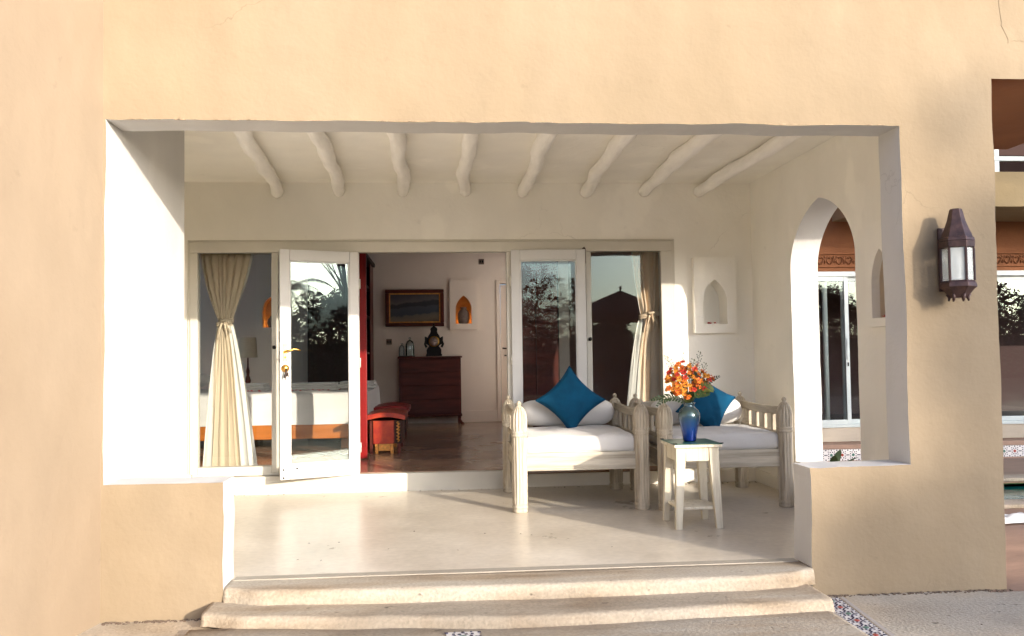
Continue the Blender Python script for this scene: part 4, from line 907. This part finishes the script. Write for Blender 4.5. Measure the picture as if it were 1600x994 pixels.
# bouquet
bq = thing('bouquet', 'bunch of orange, red and yellow blossoms with green sprigs in the blue vase', 'flowers', (vc[0], vc[1], vz + .27))
top = Vector((vc[0], vc[1], vz + .275))
def flower_mesh(mi, seed):
    rnd = random.Random(seed); b = MB()
    for k in range(5):
        a = k * 2 * PI / 5 + rnd.uniform(-.2, .2); r = rnd.uniform(.020, .027); lift = rnd.uniform(.1, .9)
        c_, s_ = math.cos(a), math.sin(a); w_ = rnd.uniform(.010, .014)
        def P(t, sd, h): return (c_ * t - s_ * sd, s_ * t + c_ * sd, h)
        ru = rnd.uniform(-.004, .004)
        b.add([P(.002, -.002, 0), P(.002, .002, 0), P(r * .55, w_, lift * .010 + ru), P(r, w_ * .55, lift * .018), P(r * 1.05, 0, lift * .012), P(r, -w_ * .6, lift * .018 - ru), P(r * .55, -w_, lift * .010)], [(0, 1, 2, 6), (2, 3, 4, 6), (4, 5, 6)], 0)
    for k in range(5):
        a = rnd.uniform(0, 6.28); b.tube([(0, 0, 0), (.006 * math.cos(a), .006 * math.sin(a), .015), (.012 * math.cos(a), .012 * math.sin(a), .030)], .0009, 3, 1)
    b.lathe([(.004, -.006), (.006, 0), (.003, .004)], 6, mi=2)
    me_o = b.build('blossom', [mi, 'pet_r', 'stem'], bq, loc=(0, 0, 0)); return me_o
protos = [flower_mesh(m_, s_) for m_, s_ in (('pet_o', 1), ('pet_o', 2), ('pet_y', 3), ('pet_y', 4), ('pet_r', 5))]
stems = MB(); rnd = random.Random(3)
for i in range(135):
    # crown of the bouquet: flattened uneven ball, leaning left-low
    for _ in range(30):
        d = Vector((rnd.gauss(0, 1), rnd.gauss(0, 1) - .3, rnd.gauss(0, 1))).normalized()
        p = Vector((d.x * .158, d.y * .10, d.z * .132)) * rnd.uniform(.62, 1.15)
        if p.z > -.115 + .25 * abs(p.x): break
    c_ = top + Vector((-.005, 0, .165)) + p
    hi = p.z > .02; x = rnd.random()
    pr = protos[4] if (x < .24 and hi) or x < .06 else (protos[rnd.choice((2, 3))] if x > .55 else protos[rnd.choice((0, 1))])
    o = pr if i < 5 and False else pr.copy()
    COL.objects.link(o); o.parent = bq; o.location = c_ - wl(bq)
    out_ = (p + Vector((0, -.10, .02))).normalized(); o.rotation_euler = (out_ + Vector((rnd.uniform(-.4, .4),) * 3)).to_track_quat('Z', 'Y').to_euler(); s_ = rnd.uniform(.6, 1.05); o.scale = (s_, s_, s_)
    if i % 2 == 0: stems.tube([top + Vector((rnd.uniform(-.02, .02), rnd.uniform(-.02, .02), -.02)), top + p * .4 + Vector((0, 0, .07)), c_ - out_ * .004], [.0022, .0018, .0014], 5)
for p in protos: bpy.data.objects.remove(p)
stems.build('stem', 'stem', bq)
# bud sprigs rising above
for k, (tx, ty, tz) in enumerate(((-.165, .0, .355), (-.035, .02, .385), (.10, .01, .385), (.145, .02, .30), (-.11, .03, .27), (.04, -.02, .33))):
    b = MB(); tip = top + Vector((tx, ty, tz)); mid = top + Vector((tx * .45, ty, tz * .55)); pts = [top, mid, tip]
    b.tube([top, top + Vector((tx * .2, 0, tz * .3)), mid, (mid + tip) / 2 + Vector((.004, 0, 0)), tip], [.002, .002, .0018, .0014, .001], 5)
    for j in range(26):
        t_ = .42 + .58 * j / 26; base = top.lerp(tip, t_) if t_ > .5 else mid; a = j * 2.4; ln = (1 - t_) * .075 + .014
        e_ = base + Vector((math.cos(a) * ln, math.sin(a) * ln * .6, ln * .35)); b.tube([base, e_], .0010, 3)
        b.tube([e_, e_ + Vector((0, 0, .004)), e_ + Vector((0, 0, .008))], [.001, .0042, .001], 5)
    b.build('bud_sprig', 'stem' if k % 2 else 'leafdark', bq)
def frond(parent, start, end, droop, ln, n, m_, name='leaf', wd_=.016, ax=(0, 0, 1)):
    b = MB(); s_, e_ = Vector(start), Vector(end); pts = []
    for i in range(n + 1):
        t_ = i / n; p = s_.lerp(e_, t_); p.z += droop * math.sin(PI * t_); pts.append(p)
    b.tube(pts, [.0026 * (1 - .6 * i / n) for i in range(n + 1)], 5)
    for i in range(2, n + 1):
        d = (pts[i] - pts[i - 1]).normalized(); side_ = d.cross(Vector(ax)).normalized(); up = side_.cross(d)
        l_ = ln * math.sin(PI * (.15 + .8 * i / n)) + ln * .15
        for sg in (-1, 1):
            a = pts[i]; dirn = (side_ * sg * .85 + d * .5 + up * random.uniform(-.2, .3)).normalized(); wv = d * wd_ * .5
            b.add([a, a + dirn * l_ * .35 + wv, a + dirn * l_ * .8 + wv * .9, a + dirn * l_, a + dirn * l_ * .8 - wv * .9, a + dirn * l_ * .35 - wv], [(0, 1, 2, 3, 4, 5)])
    return b.build(name, m_, parent)
frond(bq, top, top + Vector((-.285, -.03, .035)), .03, .035, 13, 'leafdark', ax=(0, -.8, .6))
frond(bq, top + Vector((-.03, 0, .02)), top + Vector((-.25, -.06, -.005)), .05, .04, 12, 'leafdark', ax=(0, -.6, .8))
frond(bq, top + Vector((0, 0, .05)), top + Vector((.24, .03, .195)), .02, .03, 13, 'leafdark', ax=(0, -1, .2))
frond(bq, top + Vector((.03, -.06, .06)), top + Vector((.15, -.10, .10)), .035, .045, 12, 'leafpale', ax=(0, -.9, .4))
frond(bq, top + Vector((.01, -.06, .04)), top + Vector((.12, -.10, .075)), .02, .04, 11, 'leaf', ax=(0, -.8, .6))
for k in range(14):
    a = rnd.uniform(0, 6.28); frond(bq, top + Vector((0, 0, .02)), top + Vector((.12 * math.cos(a), .085 * math.sin(a), rnd.uniform(.05, .22))), .02, .026, 8, 'leaf', wd_=.013)

# fallen leaf specks on the porch floor
q = MB(); rnd2 = random.Random(5)
for x, y in ((-.90, .62), (-.75, .58), (-.35, .85), (-.9, 1.1), (-.7, 1.1), (.3, 1.25), (.55, 1.2), (.62, 1.15), (-.2, 1.4), (.1, .75), (-1.0, 1.6), (1.1, .7)):
    a = rnd2.random() * 6; r = rnd2.uniform(.007, .013); q.add([(x + r * math.cos(a), y + r * math.sin(a), .002), (x - r * .4 * math.sin(a), y + r * .4 * math.cos(a), .006), (x - r * math.cos(a), y - r * math.sin(a), .003), (x + r * .4 * math.sin(a), y - r * .4 * math.cos(a), .002)], [(0, 1, 2, 3)])
tag(q.build('leaf_litter', 'bark', loc=(-.2, 1, 0)), 'tiny dry leaf specks scattered on the porch floor', 'leaf litter', kind='stuff')

# ------------------------------------------------------------------ wall lantern
LX, LY = 3.010, -.128
ln = thing('wall_lantern', 'bronze hexagonal wall lantern with glass panes on the orange wall', 'lantern', (LX, 0, 1.8))
hexr = .092
def hexlathe(b, prof, rot=PI / 6): b.lathe(prof, 6, (LX, LY, 0), smooth=False, rot=rot)
b = MB(); hexlathe(b, [(hexr + .004, 1.885), (hexr, 1.905), (.086, 1.908), (.078, 1.93), (.064, 1.965), (.050, 2.005), (.041, 2.045), (.035, 2.07), (.030, 2.076)]); b.build('cap', 'bronze', ln, bevel=.002)
b = MB(); hexlathe(b, [(hexr - .012, 1.845), (hexr + .002, 1.848), (hexr + .004, 1.884)]); b.build('upper_band', 'bronze', ln, bevel=.002)
b = MB(); hexlathe(b, [(hexr - .008, 1.655), (hexr + .004, 1.640), (hexr + .008, 1.618), (hexr - .008, 1.605), (.064, 1.58), (.052, 1.565), (.045, 1.555)]); b.build('lower_band', 'bronze', ln, bevel=.002)
for k in range(6):
    a = PI / 6 + k * PI / 3; b = MB(); cx, cy = LX + (hexr - .006) * math.cos(a), LY + (hexr - .006) * math.sin(a)
    b.tube([(cx, cy, 1.655), (cx, cy, 1.845)], .0075, 6, smooth=False); b.build('glazing_bar', 'bronze', ln)
for k in range(6):
    a = PI / 6 + k * PI / 3; a2 = a + PI / 3; r = hexr - .010
    p, q_ = Vector((LX + r * math.cos(a), LY + r * math.sin(a), 0)), Vector((LX + r * math.cos(a2), LY + r * math.sin(a2), 0))
    n_ = Vector((math.cos(a + PI / 6), math.sin(a + PI / 6), 0)) * .0015; b = MB()
    vs = [(v.x, v.y, z) for z in (1.657, 1.843) for v in (p - n_, q_ - n_, q_ + n_, p + n_)]
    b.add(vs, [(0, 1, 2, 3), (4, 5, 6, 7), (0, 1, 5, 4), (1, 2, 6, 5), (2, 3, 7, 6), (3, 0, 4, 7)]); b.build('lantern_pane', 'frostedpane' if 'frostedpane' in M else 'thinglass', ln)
b = MB(); b.tube([(LX, LY, 1.63), (LX, LY, 1.70)], .018, 10); b.tube([(LX, LY, 1.70), (LX, LY, 1.73), (LX, LY, 1.79), (LX, LY, 1.80)], [.014, .026, .022, .006], 12); b.build('lamp_bulb', 'sheer', ln)
b = MB(); b.box(LX - .045, LX + .045, -.016, -.0015, 1.60, 1.98); b.build('wall_plate', 'bronze', ln, bevel=.004)
for z in (1.635, 1.90):
    b = MB(); b.tube([(LX, -.016, z), (LX, LY + .10, z)], .014, 8); b.build('bracket', 'bronze', ln)
for k in range(6):
    a = PI / 6 + k * PI / 3; b = MB(); r0 = .048
    b.tube([(LX + .058 * math.cos(a), LY + .058 * math.sin(a), 1.578), (LX + r0 * math.cos(a), LY + r0 * math.sin(a), 1.555), (LX + r0 * 1.1 * math.cos(a), LY + r0 * 1.1 * math.sin(a), 1.537)], [.010, .009, .005], 6); b.build('foot_scroll', 'bronze', ln)

# ------------------------------------------------------------------ mosaic strips
def mosaic(frame_fn, length, width, name, parent=None, pitch=None, kindlabel=None):
    """eight-fold star pattern of small glazed pieces; frame_fn(u, v, h) -> world"""
    b = MB(); pitch = pitch or width
    b.add([frame_fn(0, 0, 0), frame_fn(length, 0, 0), frame_fn(length, width, 0), frame_fn(0, width, 0)], [(0, 1, 2, 3)], 0)
    n = int(length / pitch)
    def quad(u, v, r, rot, mi, sx=1.0, h=.003, k=4):
        vs = [frame_fn(u + r * sx * math.cos(rot + 2 * PI * j / k), v + r * math.sin(rot + 2 * PI * j / k), h) for j in range(k)]
        lo = [frame_fn(u + r * sx * 1.08 * math.cos(rot + 2 * PI * j / k), v + r * 1.08 * math.sin(rot + 2 * PI * j / k), .0005) for j in range(k)]
        b.add(vs + lo, [tuple(range(k))] + [(j, (j + 1) % k, k + (j + 1) % k, k + j) for j in range(k)], mi)
    for i in range(n):
        u0 = (i + .5) * pitch; v0 = width / 2; s = pitch
        quad(u0, v0, s * .13, 0, 2 if i % 2 else 3, k=8)
        for j in range(8):
            a = j * PI / 4 + PI / 8; quad(u0 + s * .27 * math.cos(a), v0 + s * .27 * math.sin(a), s * .062, a, 1)
        for j in range(8):
            a = j * PI / 4; quad(u0 + s * .40 * math.cos(a), v0 + s * .40 * math.sin(a), s * .055, a, 1)
        for du in (-.5, .5):
            for v in (.08, .92): quad(u0 + du * s, v * width, s * .07, PI / 4, 1)
            quad(u0 + du * s, v0, s * .06, 0, 1)
        for v in (.03, .97):
            for du in (-.25, 0, .25): quad(u0 + du * s, v * width, s * .035, 0, 1)
    return b.build(name, ['tilewhite', 'navy', 'tilered', 'tilegreen'], parent, loc=frame_fn(0, 0, 0) if parent is None else None)
def fr1(u, v, h): 
    y = -.06 - u; return Vector((2.150 + v * .92 - u * .09, y, zG + .004 + h))
mo = mosaic(fr1, 1.44, .125, 'mosaic_border', pitch=.12); tag(mo, 'patterned star mosaic strip set in the paving at the right end of the steps', 'mosaic'); mo['kind'] = 'stuff'
b = MB()
for k in range(60):
    u0, u1 = k * 1.44 / 60, (k + 1) * 1.44 / 60
    for va, vb in ((-.018, -.002), (.139, .158)):
        b.add([fr1(u0, va, .0), fr1(u1, va, .0), fr1(u1, vb, .004), fr1(u0, vb, .004)], [(0, 1, 2, 3)])
b.build('mosaic_edging', 'grout', loc=(2.2, -.7, zG))['kind'] = 'structure'
def fr2(u, v, h): return Vector((.015 + u, -.70 + v, -.1225 + h))
mo = mosaic(fr2, .165, .165, 'mosaic_inset', pitch=.165); tag(mo, 'square mosaic inset in the landing at the bottom of the steps', 'mosaic')

# ------------------------------------------------------------------ neighbouring wing seen past the right corner
N = thing('neighbouring_wing', 'neighbouring wing with glass sliding doors, balcony and terracotta walls past the right corner', 'building', (8, 6.3, zG))
yw = 6.2
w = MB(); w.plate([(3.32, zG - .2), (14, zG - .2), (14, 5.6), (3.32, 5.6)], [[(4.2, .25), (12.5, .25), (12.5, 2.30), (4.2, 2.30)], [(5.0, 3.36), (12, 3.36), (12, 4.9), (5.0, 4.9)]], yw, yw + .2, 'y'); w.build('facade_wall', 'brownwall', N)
w = MB(); w.box(3.4, 14, yw - .035, yw - .002, .062, .248); w.build('plinth', 'plinthgrey', N, bevel=.004)
w = MB(); w.box(3.4, 14, yw - .30, yw - .002, zG - .1, -.002); w.build('plinth_step', 'terr', N, bevel=.004)
w = MB(); w.box(3.4, 14, yw - .31, yw - .0355, 0, .058); w.build('plinth_ledge', 'terr', N, bevel=.006)
def fr3(u, v, h): return Vector((4.6 + u, yw - .302 - h, -.150 + v))
mosaic(fr3, 5.2, .145, 'mosaic_band', N, pitch=.145)['kind'] = 'stuff'
# carved frieze over the doors
w = MB(); w.box(3.4, 14, yw - .03, yw - .002, 2.36, 2.38); w.box(3.4, 14, yw - .03, yw - .002, 2.53, 2.55)
for k in range(60):
    x = 4.5 + k * .13
    for s in (-1, 1):
        w.tube([(x, yw - .006, 2.395), (x + s * .035, yw - .016, 2.43), (x + s * .05, yw - .016, 2.47), (x + s * .015, yw - .012, 2.50), (x - s * .01, yw - .008, 2.475)], .008, 5)
    w.tube([(x + .065, yw - .004, 2.40), (x + .065, yw - .016, 2.455), (x + .065, yw - .004, 2.515)], [.003, .014, .003], 6)
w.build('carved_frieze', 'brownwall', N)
w = MB(); w.box(4.2, 12.5, yw - .06, yw + .06, 2.232, 2.298); w.build('door_track', 'alu', N, bevel=.003)
w = MB(); w.box(4.2, 12.5, yw - .05, yw + .06, .2485, .29); w.build('door_sill', 'alu', N, bevel=.003)
for (x0, x1, yo, lab) in ((4.55, 5.37, .0, 1), (5.30, 6.2, .05, 0), (6.22, 7.42, .0, 0), (7.35, 8.6, .05, 0), (8.65, 9.9, 0, 0), (9.9, 11.2, .05, 0), (11.2, 12.45, 0, 0)):
    b = MB(); s = .055; y0, y1 = yw - .045 + yo, yw - .005 + yo
    b.box(x0, x0 + s, y0, y1, .2905, 2.231); b.box(x1 - s, x1, y0, y1, .2905, 2.231); b.box(x0 + s, x1 - s, y0 + .001, y1 - .001, .2905, .35); b.box(x0 + s, x1 - s, y0 + .001, y1 - .001, 2.17, 2.231)
    sd = b.build('sliding_door', 'alu', N, bevel=.003)
    b = MB(); b.box(x0 + s, x1 - s, y0 + .018, y0 + .023, .35, 2.17); b.build('glass_pane', 'glass', sd)
    if lab:
        b = MB(); b.box(x1 - .040, x1 - .016, y0 - .012, y0 - .0005, 1.14, 1.42); b.build('door_handle', 'alu', sd, bevel=.004)
        b = MB(); b.box(x1 - .035, x1 - .018, y0 - .008, y0 - .0005, 1.05, 1.10); b.build('keyhole', 'black', sd)
w = MB(); w.tube([(5.135, yw + .16, .28), (5.14, yw + .16, 2.2)], .035, 8); w.build('inner_post', 'alu', N)  # pale upright tube behind the sliding door glass
w = MB(); w.box(4.1, 12.6, yw + 3.0, yw + 3.1, -.1, 3.1); w.box(4.1, 4.2, yw + .2, yw + 3, -.1, 3.1); w.box(4.2, 12.6, yw + .2, yw + 3, .1, .2); w.box(4.2, 12.6, yw + .2, yw + 3, 2.9, 3.1); w.box(4.9, 12.1, yw + 1.6, yw + 1.7, 3.2, 5.1); w.box(4.9, 12.1, yw + .2, yw + 1.6, 5.0, 5.1); w.build('room_lining', 'dark', N)  # lining coloured dark in place of interior shade
w = MB(); w.lathe([(.01, 2.0), (.10, 2.02), (.13, 2.08), (.02, 2.12)], 16, (8.05, yw + 1.2, 0)); w.build('glowing_lamp', 'bulb', N)
# balcony
w = MB(); w.box(5.2, 14, 5.0, yw - .002, 2.965, 3.39); w.build('balcony_slab', 'band', N, bevel=.006)
w = MB(); w.box(5.2, 14, 5.03, 5.08, 3.53, 3.585); 
for x in (6.72, 7.6, 8.5, 9.4, 10.3, 11.2): w.box(x, x + .06, 5.035, 5.075, 3.391, 4.3)
w.box(5.2, 14, 5.03, 5.08, 3.9, 3.95)
w.build('railing', 'alu', N, bevel=.003)
w = MB(); w.plate([(4.5, -.4), (14, 5.6), (14, 5.95), (4.5, .0)], [], 0, .08, 'z')
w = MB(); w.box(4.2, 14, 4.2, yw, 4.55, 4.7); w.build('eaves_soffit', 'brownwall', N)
w = MB(); w.box(5.05, 5.9, 8.0, 8.5, .25, .7); 
# pool
pl_ = MB()
pl_.box(px0, px1, py1 + .0, py1 + .01, zG - .9, zG - .03); pl_.box(px0, px1, py0 - .01, py0, zG - .9, zG - .03); pl_.box(px0 - .01, px0, py0, py1, zG - .9, zG - .03); pl_.box(px1, px1 + .01, py0, py1, zG - .9, zG - .03); pl_.box(px0, px1, py0, py1, zG - .92, zG - .91)
tag(pl_.build('pool_basin', 'pooltile'), kind='structure')
pl_ = MB(); pl_.box(px0, px1, py0, py1, zG - .2, zG - .06); tag(pl_.build('pool_water', 'water'), kind='structure')
pl_ = MB(); pl_.plate([(px0 - .25, py0 - .25), (px1 + .25, py0 - .25), (px1 + .25, py1 + .25), (px0 - .25, py1 + .25)], [[(px0 + .02, py0 + .02), (px1 - .02, py0 + .02), (px1 - .02, py1 - .02), (px0 + .02, py1 - .02)]], zG - .002, zG + .035, 'z')
tag(pl_.build('pool_coping', 'paving', bevel=.01), kind='structure')
# white crumpled towel lying by the pool
q = MB(); n = 24; vs = []
for i in range(n + 1):
    for j in range(n + 1):
        x = 4.36 + .50 * i / n; y = 1.78 + .26 * j / n; e_ = min(i, n - i, j, n - j) / n
        z = zG + .012 + min(1, e_ * 5) * (.03 + .05 * abs(noise.noise(Vector((x * 7, y * 9, 2)))))
        vs.append((x + .03 * noise.noise(Vector((x * 5, y * 5, 1))), y + .05 * noise.noise(Vector((x * 4, y * 4, 9))), z))
q.add(vs, [(i * (n + 1) + j, (i + 1) * (n + 1) + j, (i + 1) * (n + 1) + j + 1, i * (n + 1) + j + 1) for i in range(n) for j in range(n)], 0, True)
tag(q.build('pool_towel', 'linen', loc=(4.6, 1.9, zG)), 'crumpled white towel lying on the brown terrace by the pool edge', 'towel')
# leafy plant behind the arch
pt = thing('potted_plant', 'leafy plant with broad pointed leaves seen low through the arch', 'plant', (3.62, 2.95, zG))
q = MB(); q.lathe([(.10, 0), (.13, .02), (.15, .16), (.16, .2), (.14, .2), (.13, .16)], 20, (3.62, 2.95, zG)); q.build('pot', 'clay', pt)
for k in range(7):
    a = k * .9 + 2.6; b = MB(); base = Vector((3.62, 2.95, zG + .18)); tip = base + Vector((.26 * math.cos(a), .26 * math.sin(a), .20 + .05 * (k % 3))); up = Vector((0, 0, 1)); d = (tip - base).normalized(); s_ = d.cross(up).normalized()
    pts = []; 
    for i in range(9):
        t_ = i / 8; c_ = base.lerp(tip, t_) + Vector((0, 0, .06 * math.sin(PI * t_))); w_ = .035 * math.sin(PI * t_ ** 1.3) if 0 < t_ < 1 else .001
        pts += [c_ - s_ * w_, c_ - Vector((0, 0, w_ * .3)), c_ + s_ * w_]
    b.add(pts, [(i * 3 + k2, i * 3 + k2 + 1, (i + 1) * 3 + k2 + 1, (i + 1) * 3 + k2) for i in range(8) for k2 in range(2)], 0, True); b.build('leaf', 'leafdark', pt)

# ------------------------------------------------------------------ garden behind the camera: it shows in the glass and shades the wall
def foliage(clumps, nleaf, size, m_, name, parent, seed, inner=.25):
    """many leaf-sized faces spread through overlapping clumps (x, y, z, rx, ry, rz)"""
    rnd = random.Random(seed); b = MB(); tot = sum(c[3] * c[5] for c in clumps)
    for c in clumps:
        for _ in range(int(nleaf * c[3] * c[5] / tot)):
            d = Vector((rnd.gauss(0, 1), rnd.gauss(0, 1), rnd.gauss(0, 1))).normalized() * (inner + (1 - inner) * rnd.random() ** .6)
            p = Vector((c[0] + d.x * c[3], c[1] + d.y * c[4], c[2] + d.z * c[5]))
            if noise.noise(p * 1.7 + Vector((seed, 0, 0))) < -.22: continue
            a = Vector((rnd.gauss(0, 1), rnd.gauss(0, 1), rnd.gauss(0, .6))).normalized(); u = a * size * rnd.uniform(.6, 1.3)
            v = a.cross(Vector((rnd.gauss(0, 1), rnd.gauss(0, 1), rnd.gauss(0, 1))).normalized()) * size * .42
            b.add([p - u * .5, p + v * .5, p + u * .6, p - v * .5], [(0, 1, 2, 3)])
    return b.build(name, m_, parent)
def tree(x, y, h, clumps, nleaf, size, label, m_='leafdark', seed=1, tr=.16, cat='tree', lean=0, group='trees across the garden'):
    t = thing('garden_tree' if cat == 'tree' else 'garden_shrub', label, cat, (x, y, zG), group)
    b = MB(); b.tube([(x, y, zG), (x + lean * .3, y, zG + h * .3), (x + lean * .7, y + .1, zG + h * .6), (x + lean, y, zG + h)], [tr, tr * .8, tr * .6, tr * .25], 9); b.build('trunk', 'bark', t)
    b = MB(); rnd = random.Random(seed)
    for c in clumps:
        s_ = Vector((x + lean * .6, y, zG + h * rnd.uniform(.45, .65))); e_ = Vector(c[:3]); b.tube([s_, s_.lerp(e_, .5) + Vector((0, 0, .1)), e_], [tr * .3, tr * .15, tr * .05], 6)
    b.build('branch', 'bark', t)
    foliage(clumps, nleaf, size, m_, 'crown', t, seed); return t
def rc(x, y, z, rx, rz, n, seed, jit=.6):
    rnd = random.Random(seed)
    return [(x + rnd.uniform(-jit, jit) * rx, y + rnd.uniform(-jit, jit) * rx, z + rnd.uniform(-jit, jit) * rz, rx * rnd.uniform(.35, .6), rx * rnd.uniform(.35, .6), rz * rnd.uniform(.35, .6)) for _ in range(n)]
# hedge of dense shrubs along the far side of the lawn
rnd = random.Random(21)
ORD = 'first second third fourth fifth sixth seventh eighth ninth tenth eleventh twelfth thirteenth fourteenth fifteenth sixteenth seventeenth eighteenth nineteenth twentieth twenty-first twenty-second twenty-third twenty-fourth'.split()
descr = ['dense dark shrub', 'rounded leafy shrub', 'tall ragged shrub', 'broad dark shrub']
for i in range(24):
    x = -24 + i * 2.3; h = 3.1 + 1.0 * noise.noise(Vector((i * .8, 3, 1))) + (.4 if i < 9 else (1.5 if i > 18 else .5 if i > 15 else (-.9 if i in (13, 14) else .55 if 9 < i < 13 else 0)))
    tree(x, -20 + rnd.uniform(-.5, .5), h * .6, [(x, -20, h * .42, 1.75, 1.2, h * .48)] + rc(x, -20, h * .72, 1.5, h * .34, 5, i + 40), 4200, .26, f'{descr[i % 4]}, {ORD[i]} from the left in the row across the lawn', 'leafdark', i, .07, 'shrub', group='shrubs across the lawn')
    bpy.data.objects  # keep order
for (x, h, r, s_, lab) in ((-13.0, 4.6, 1.5, 60, 'leftmost'), (-5.5, 4.3, 1.3, 61, 'second from the left'), (-1.0, 4.0, 1.4, 62, 'middle one'), (3.3, 4.7, 1.2, 63, 'fourth from the left'), (17.5, 4.4, 1.2, 64, 'rightmost')):
    tree(x, -21.5, h * .75, rc(x, -21.5, h * .78, r, h * .22, 8, s_), 2600, .17, 'loose crowned tree rising above the shrub row, ' + lab, 'leafdark', s_, .12)
def palm(x, y, h, label, seed, L=1.9, n=18):
    t = thing('palm_tree', label, 'palm tree', (x, y, zG), 'palms across the garden'); rnd = random.Random(seed)
    b = MB(); b.tube([(x, y, zG), (x + .1, y, zG + h * .5), (x, y, zG + h)], [.16, .12, .11], 10); b.build('trunk', 'bark', t)
    for k in range(n):
        a = 2 * PI * k / n + rnd.uniform(-.15, .15); up = rnd.uniform(-.2, .9); d = Vector((math.cos(a), math.sin(a), 0)); b = MB(); pts = []
        for i in range(10):
            u = i / 9; pts.append(Vector((x, y, zG + h)) + d * L * u * (1 - .15 * up) + Vector((0, 0, L * (up * u - .75 * u * u))))
        b.tube(pts, [.02 * (1 - .8 * i / 9) for i in range(10)], 4)
        for i in range(1, 10):
            dd = (pts[i] - pts[i - 1]).normalized(); s_ = dd.cross(Vector((0, 0, 1))).normalized()
            for sg in (-1, 1):
                for sub in (0, .5):
                    p = pts[i - 1].lerp(pts[i], sub + .2); e_ = p + (s_ * sg * .8 + dd * .55 + Vector((0, 0, -.35))) * L * .26 * math.sin(PI * (.12 + .8 * i / 10))
                    b.add([p - dd * .022, p + dd * .022, e_], [(0, 1, 2)])
        b.build('frond', 'leafdark', t)
palm(13.0, -18.6, 4.0, 'taller palm with spiky fronds beyond the umbrella, mirrored in the open leaf', 5)
palm(15.4, -19.4, 3.2, 'lower palm on the right of the taller one', 6, 1.5)
gw = thing('garden_wall', 'long low dark mossy garden wall behind the shrub row', 'wall', (0, -22.8, zG))  # unseen wall added so the mirrored garden reads dark below the shrubs
b = MB(); b.plate(rough_line([(-34, zG - .3), (40, zG - .3), (40, 1.9), (-34, 1.9)], 1.2, .05, seed=3), [], -23.0, -22.7, 'y'); b.build('masonry', 'moss', gw)
# umbrella
um = thing('garden_umbrella', 'maroon canvas umbrella open over the garden table, mirrored in the right window', 'umbrella', (5.5, -14.5, zG))
ux, uy = 5.5, -14.5
b = MB(); b.tube([(ux, uy, zG), (ux, uy, 3.22)], .028, 10); b.tube([(ux, uy, 3.2), (ux, uy, 3.27), (ux, uy, 3.31)], [.03, .05, .02], 10); b.build('pole', 'beam_red', um)
b = MB(); vs = [(ux, uy, 3.18)]; n = 8
for k in range(n):
    a = 2 * PI * k / n; vs.append((ux + 1.75 * math.cos(a), uy + 1.75 * math.sin(a), 2.46))
for k in range(n): a = 2 * PI * k / n; vs.append((ux + 1.75 * math.cos(a), uy + 1.75 * math.sin(a), 2.24))
b.add(vs, [(0, 1 + k, 1 + (k + 1) % n) for k in range(n)] + [(1 + k, 1 + (k + 1) % n, 1 + n + (k + 1) % n, 1 + n + k) for k in range(n)]); b.build('canopy', 'canopy', um)
for k in range(n):
    a = 2 * PI * k / n; b = MB(); b.tube([(ux, uy, 3.14), (ux + 1.7 * math.cos(a), uy + 1.7 * math.sin(a), 2.44)], .012, 6); b.build('rib', 'beam_red', um)
b = MB(); b.lathe([(.3, 0), (.3, .06), (.05, .10), (.04, .3)], 20, (ux, uy, zG)); b.build('base', 'iron', um)
gt = thing('garden_table', 'round dark garden table under the maroon umbrella', 'table', (ux + .02, uy - .9, zG))
b = MB(); b.lathe([(.6, .70), (.6, .74)], 28, (ux, uy - 1.0, zG)); b.build('table_top', 'darkwood', gt)
for k in range(4):
    a = k * PI / 2 + .7; b = MB(); b.tube([(ux + .45 * math.cos(a), uy - 1 + .45 * math.sin(a), zG), (ux + .4 * math.cos(a), uy - 1 + .4 * math.sin(a), zG + .7)], .025, 7); b.build('leg', 'darkwood', gt)
# tall tree whose leaves throw the soft shade on the right of the front wall
def toward(x, z, dist): return (x + SUN.x / -SUN.y * dist, -dist, z + SUN.z / -SUN.y * dist)
cl = []
for (x, z, rx, rz) in ((3.22, 1.25, .34, .5), (3.2, .35, .6, .36), (2.65, -.1, .5, .3), (3.3, 1.9, .36, .5), (3.05, 2.6, .16, .2), (1.35, -.35, .45, .06), (2.7, -.36, .5, .07), (2.2, -.30, .3, .05), (3.6, 1.5, .5, .7), (-.97, -.215, .14, .05), (.2, -.37, .6, .06), (-.45, -.30, .3, .04), (3.0, -.4, .7, .3), (2.45, .25, .25, .2)):
    c_ = toward(x, z, 36); cl.append((c_[0], c_[1], c_[2], rx, .6, rz))
tree(29.5, -36, 9.5, cl, 3300, .21, 'tall sparse tree far right of the garden that shades the wall', 'leaf', 77, .2, lean=-1.0)
cl = []
for (x, z, rx, rz) in ((7.0, .6, 1.6, 1.4), (9.9, 1.8, 2.0, 2.0), (11.5, 1.2, 2.4, 2.0), (12, 3.4, 2.2, 1.6), (10.4, 4.5, 1.6, 1.5), (8.5, -.7, 2.6, 1.6), (6.7, -.7, 1.4, .9), (13.5, 2.5, 2, 2)):
    c_ = toward(x, z, 18); cl.append((c_[0], c_[1], c_[2], rx, 1.4, rz))
tree(22, -18, 6, cl, 16000, .32, 'broad leafy tree right of the garden that shades the pool terrace', 'leafdark', 78, .28)
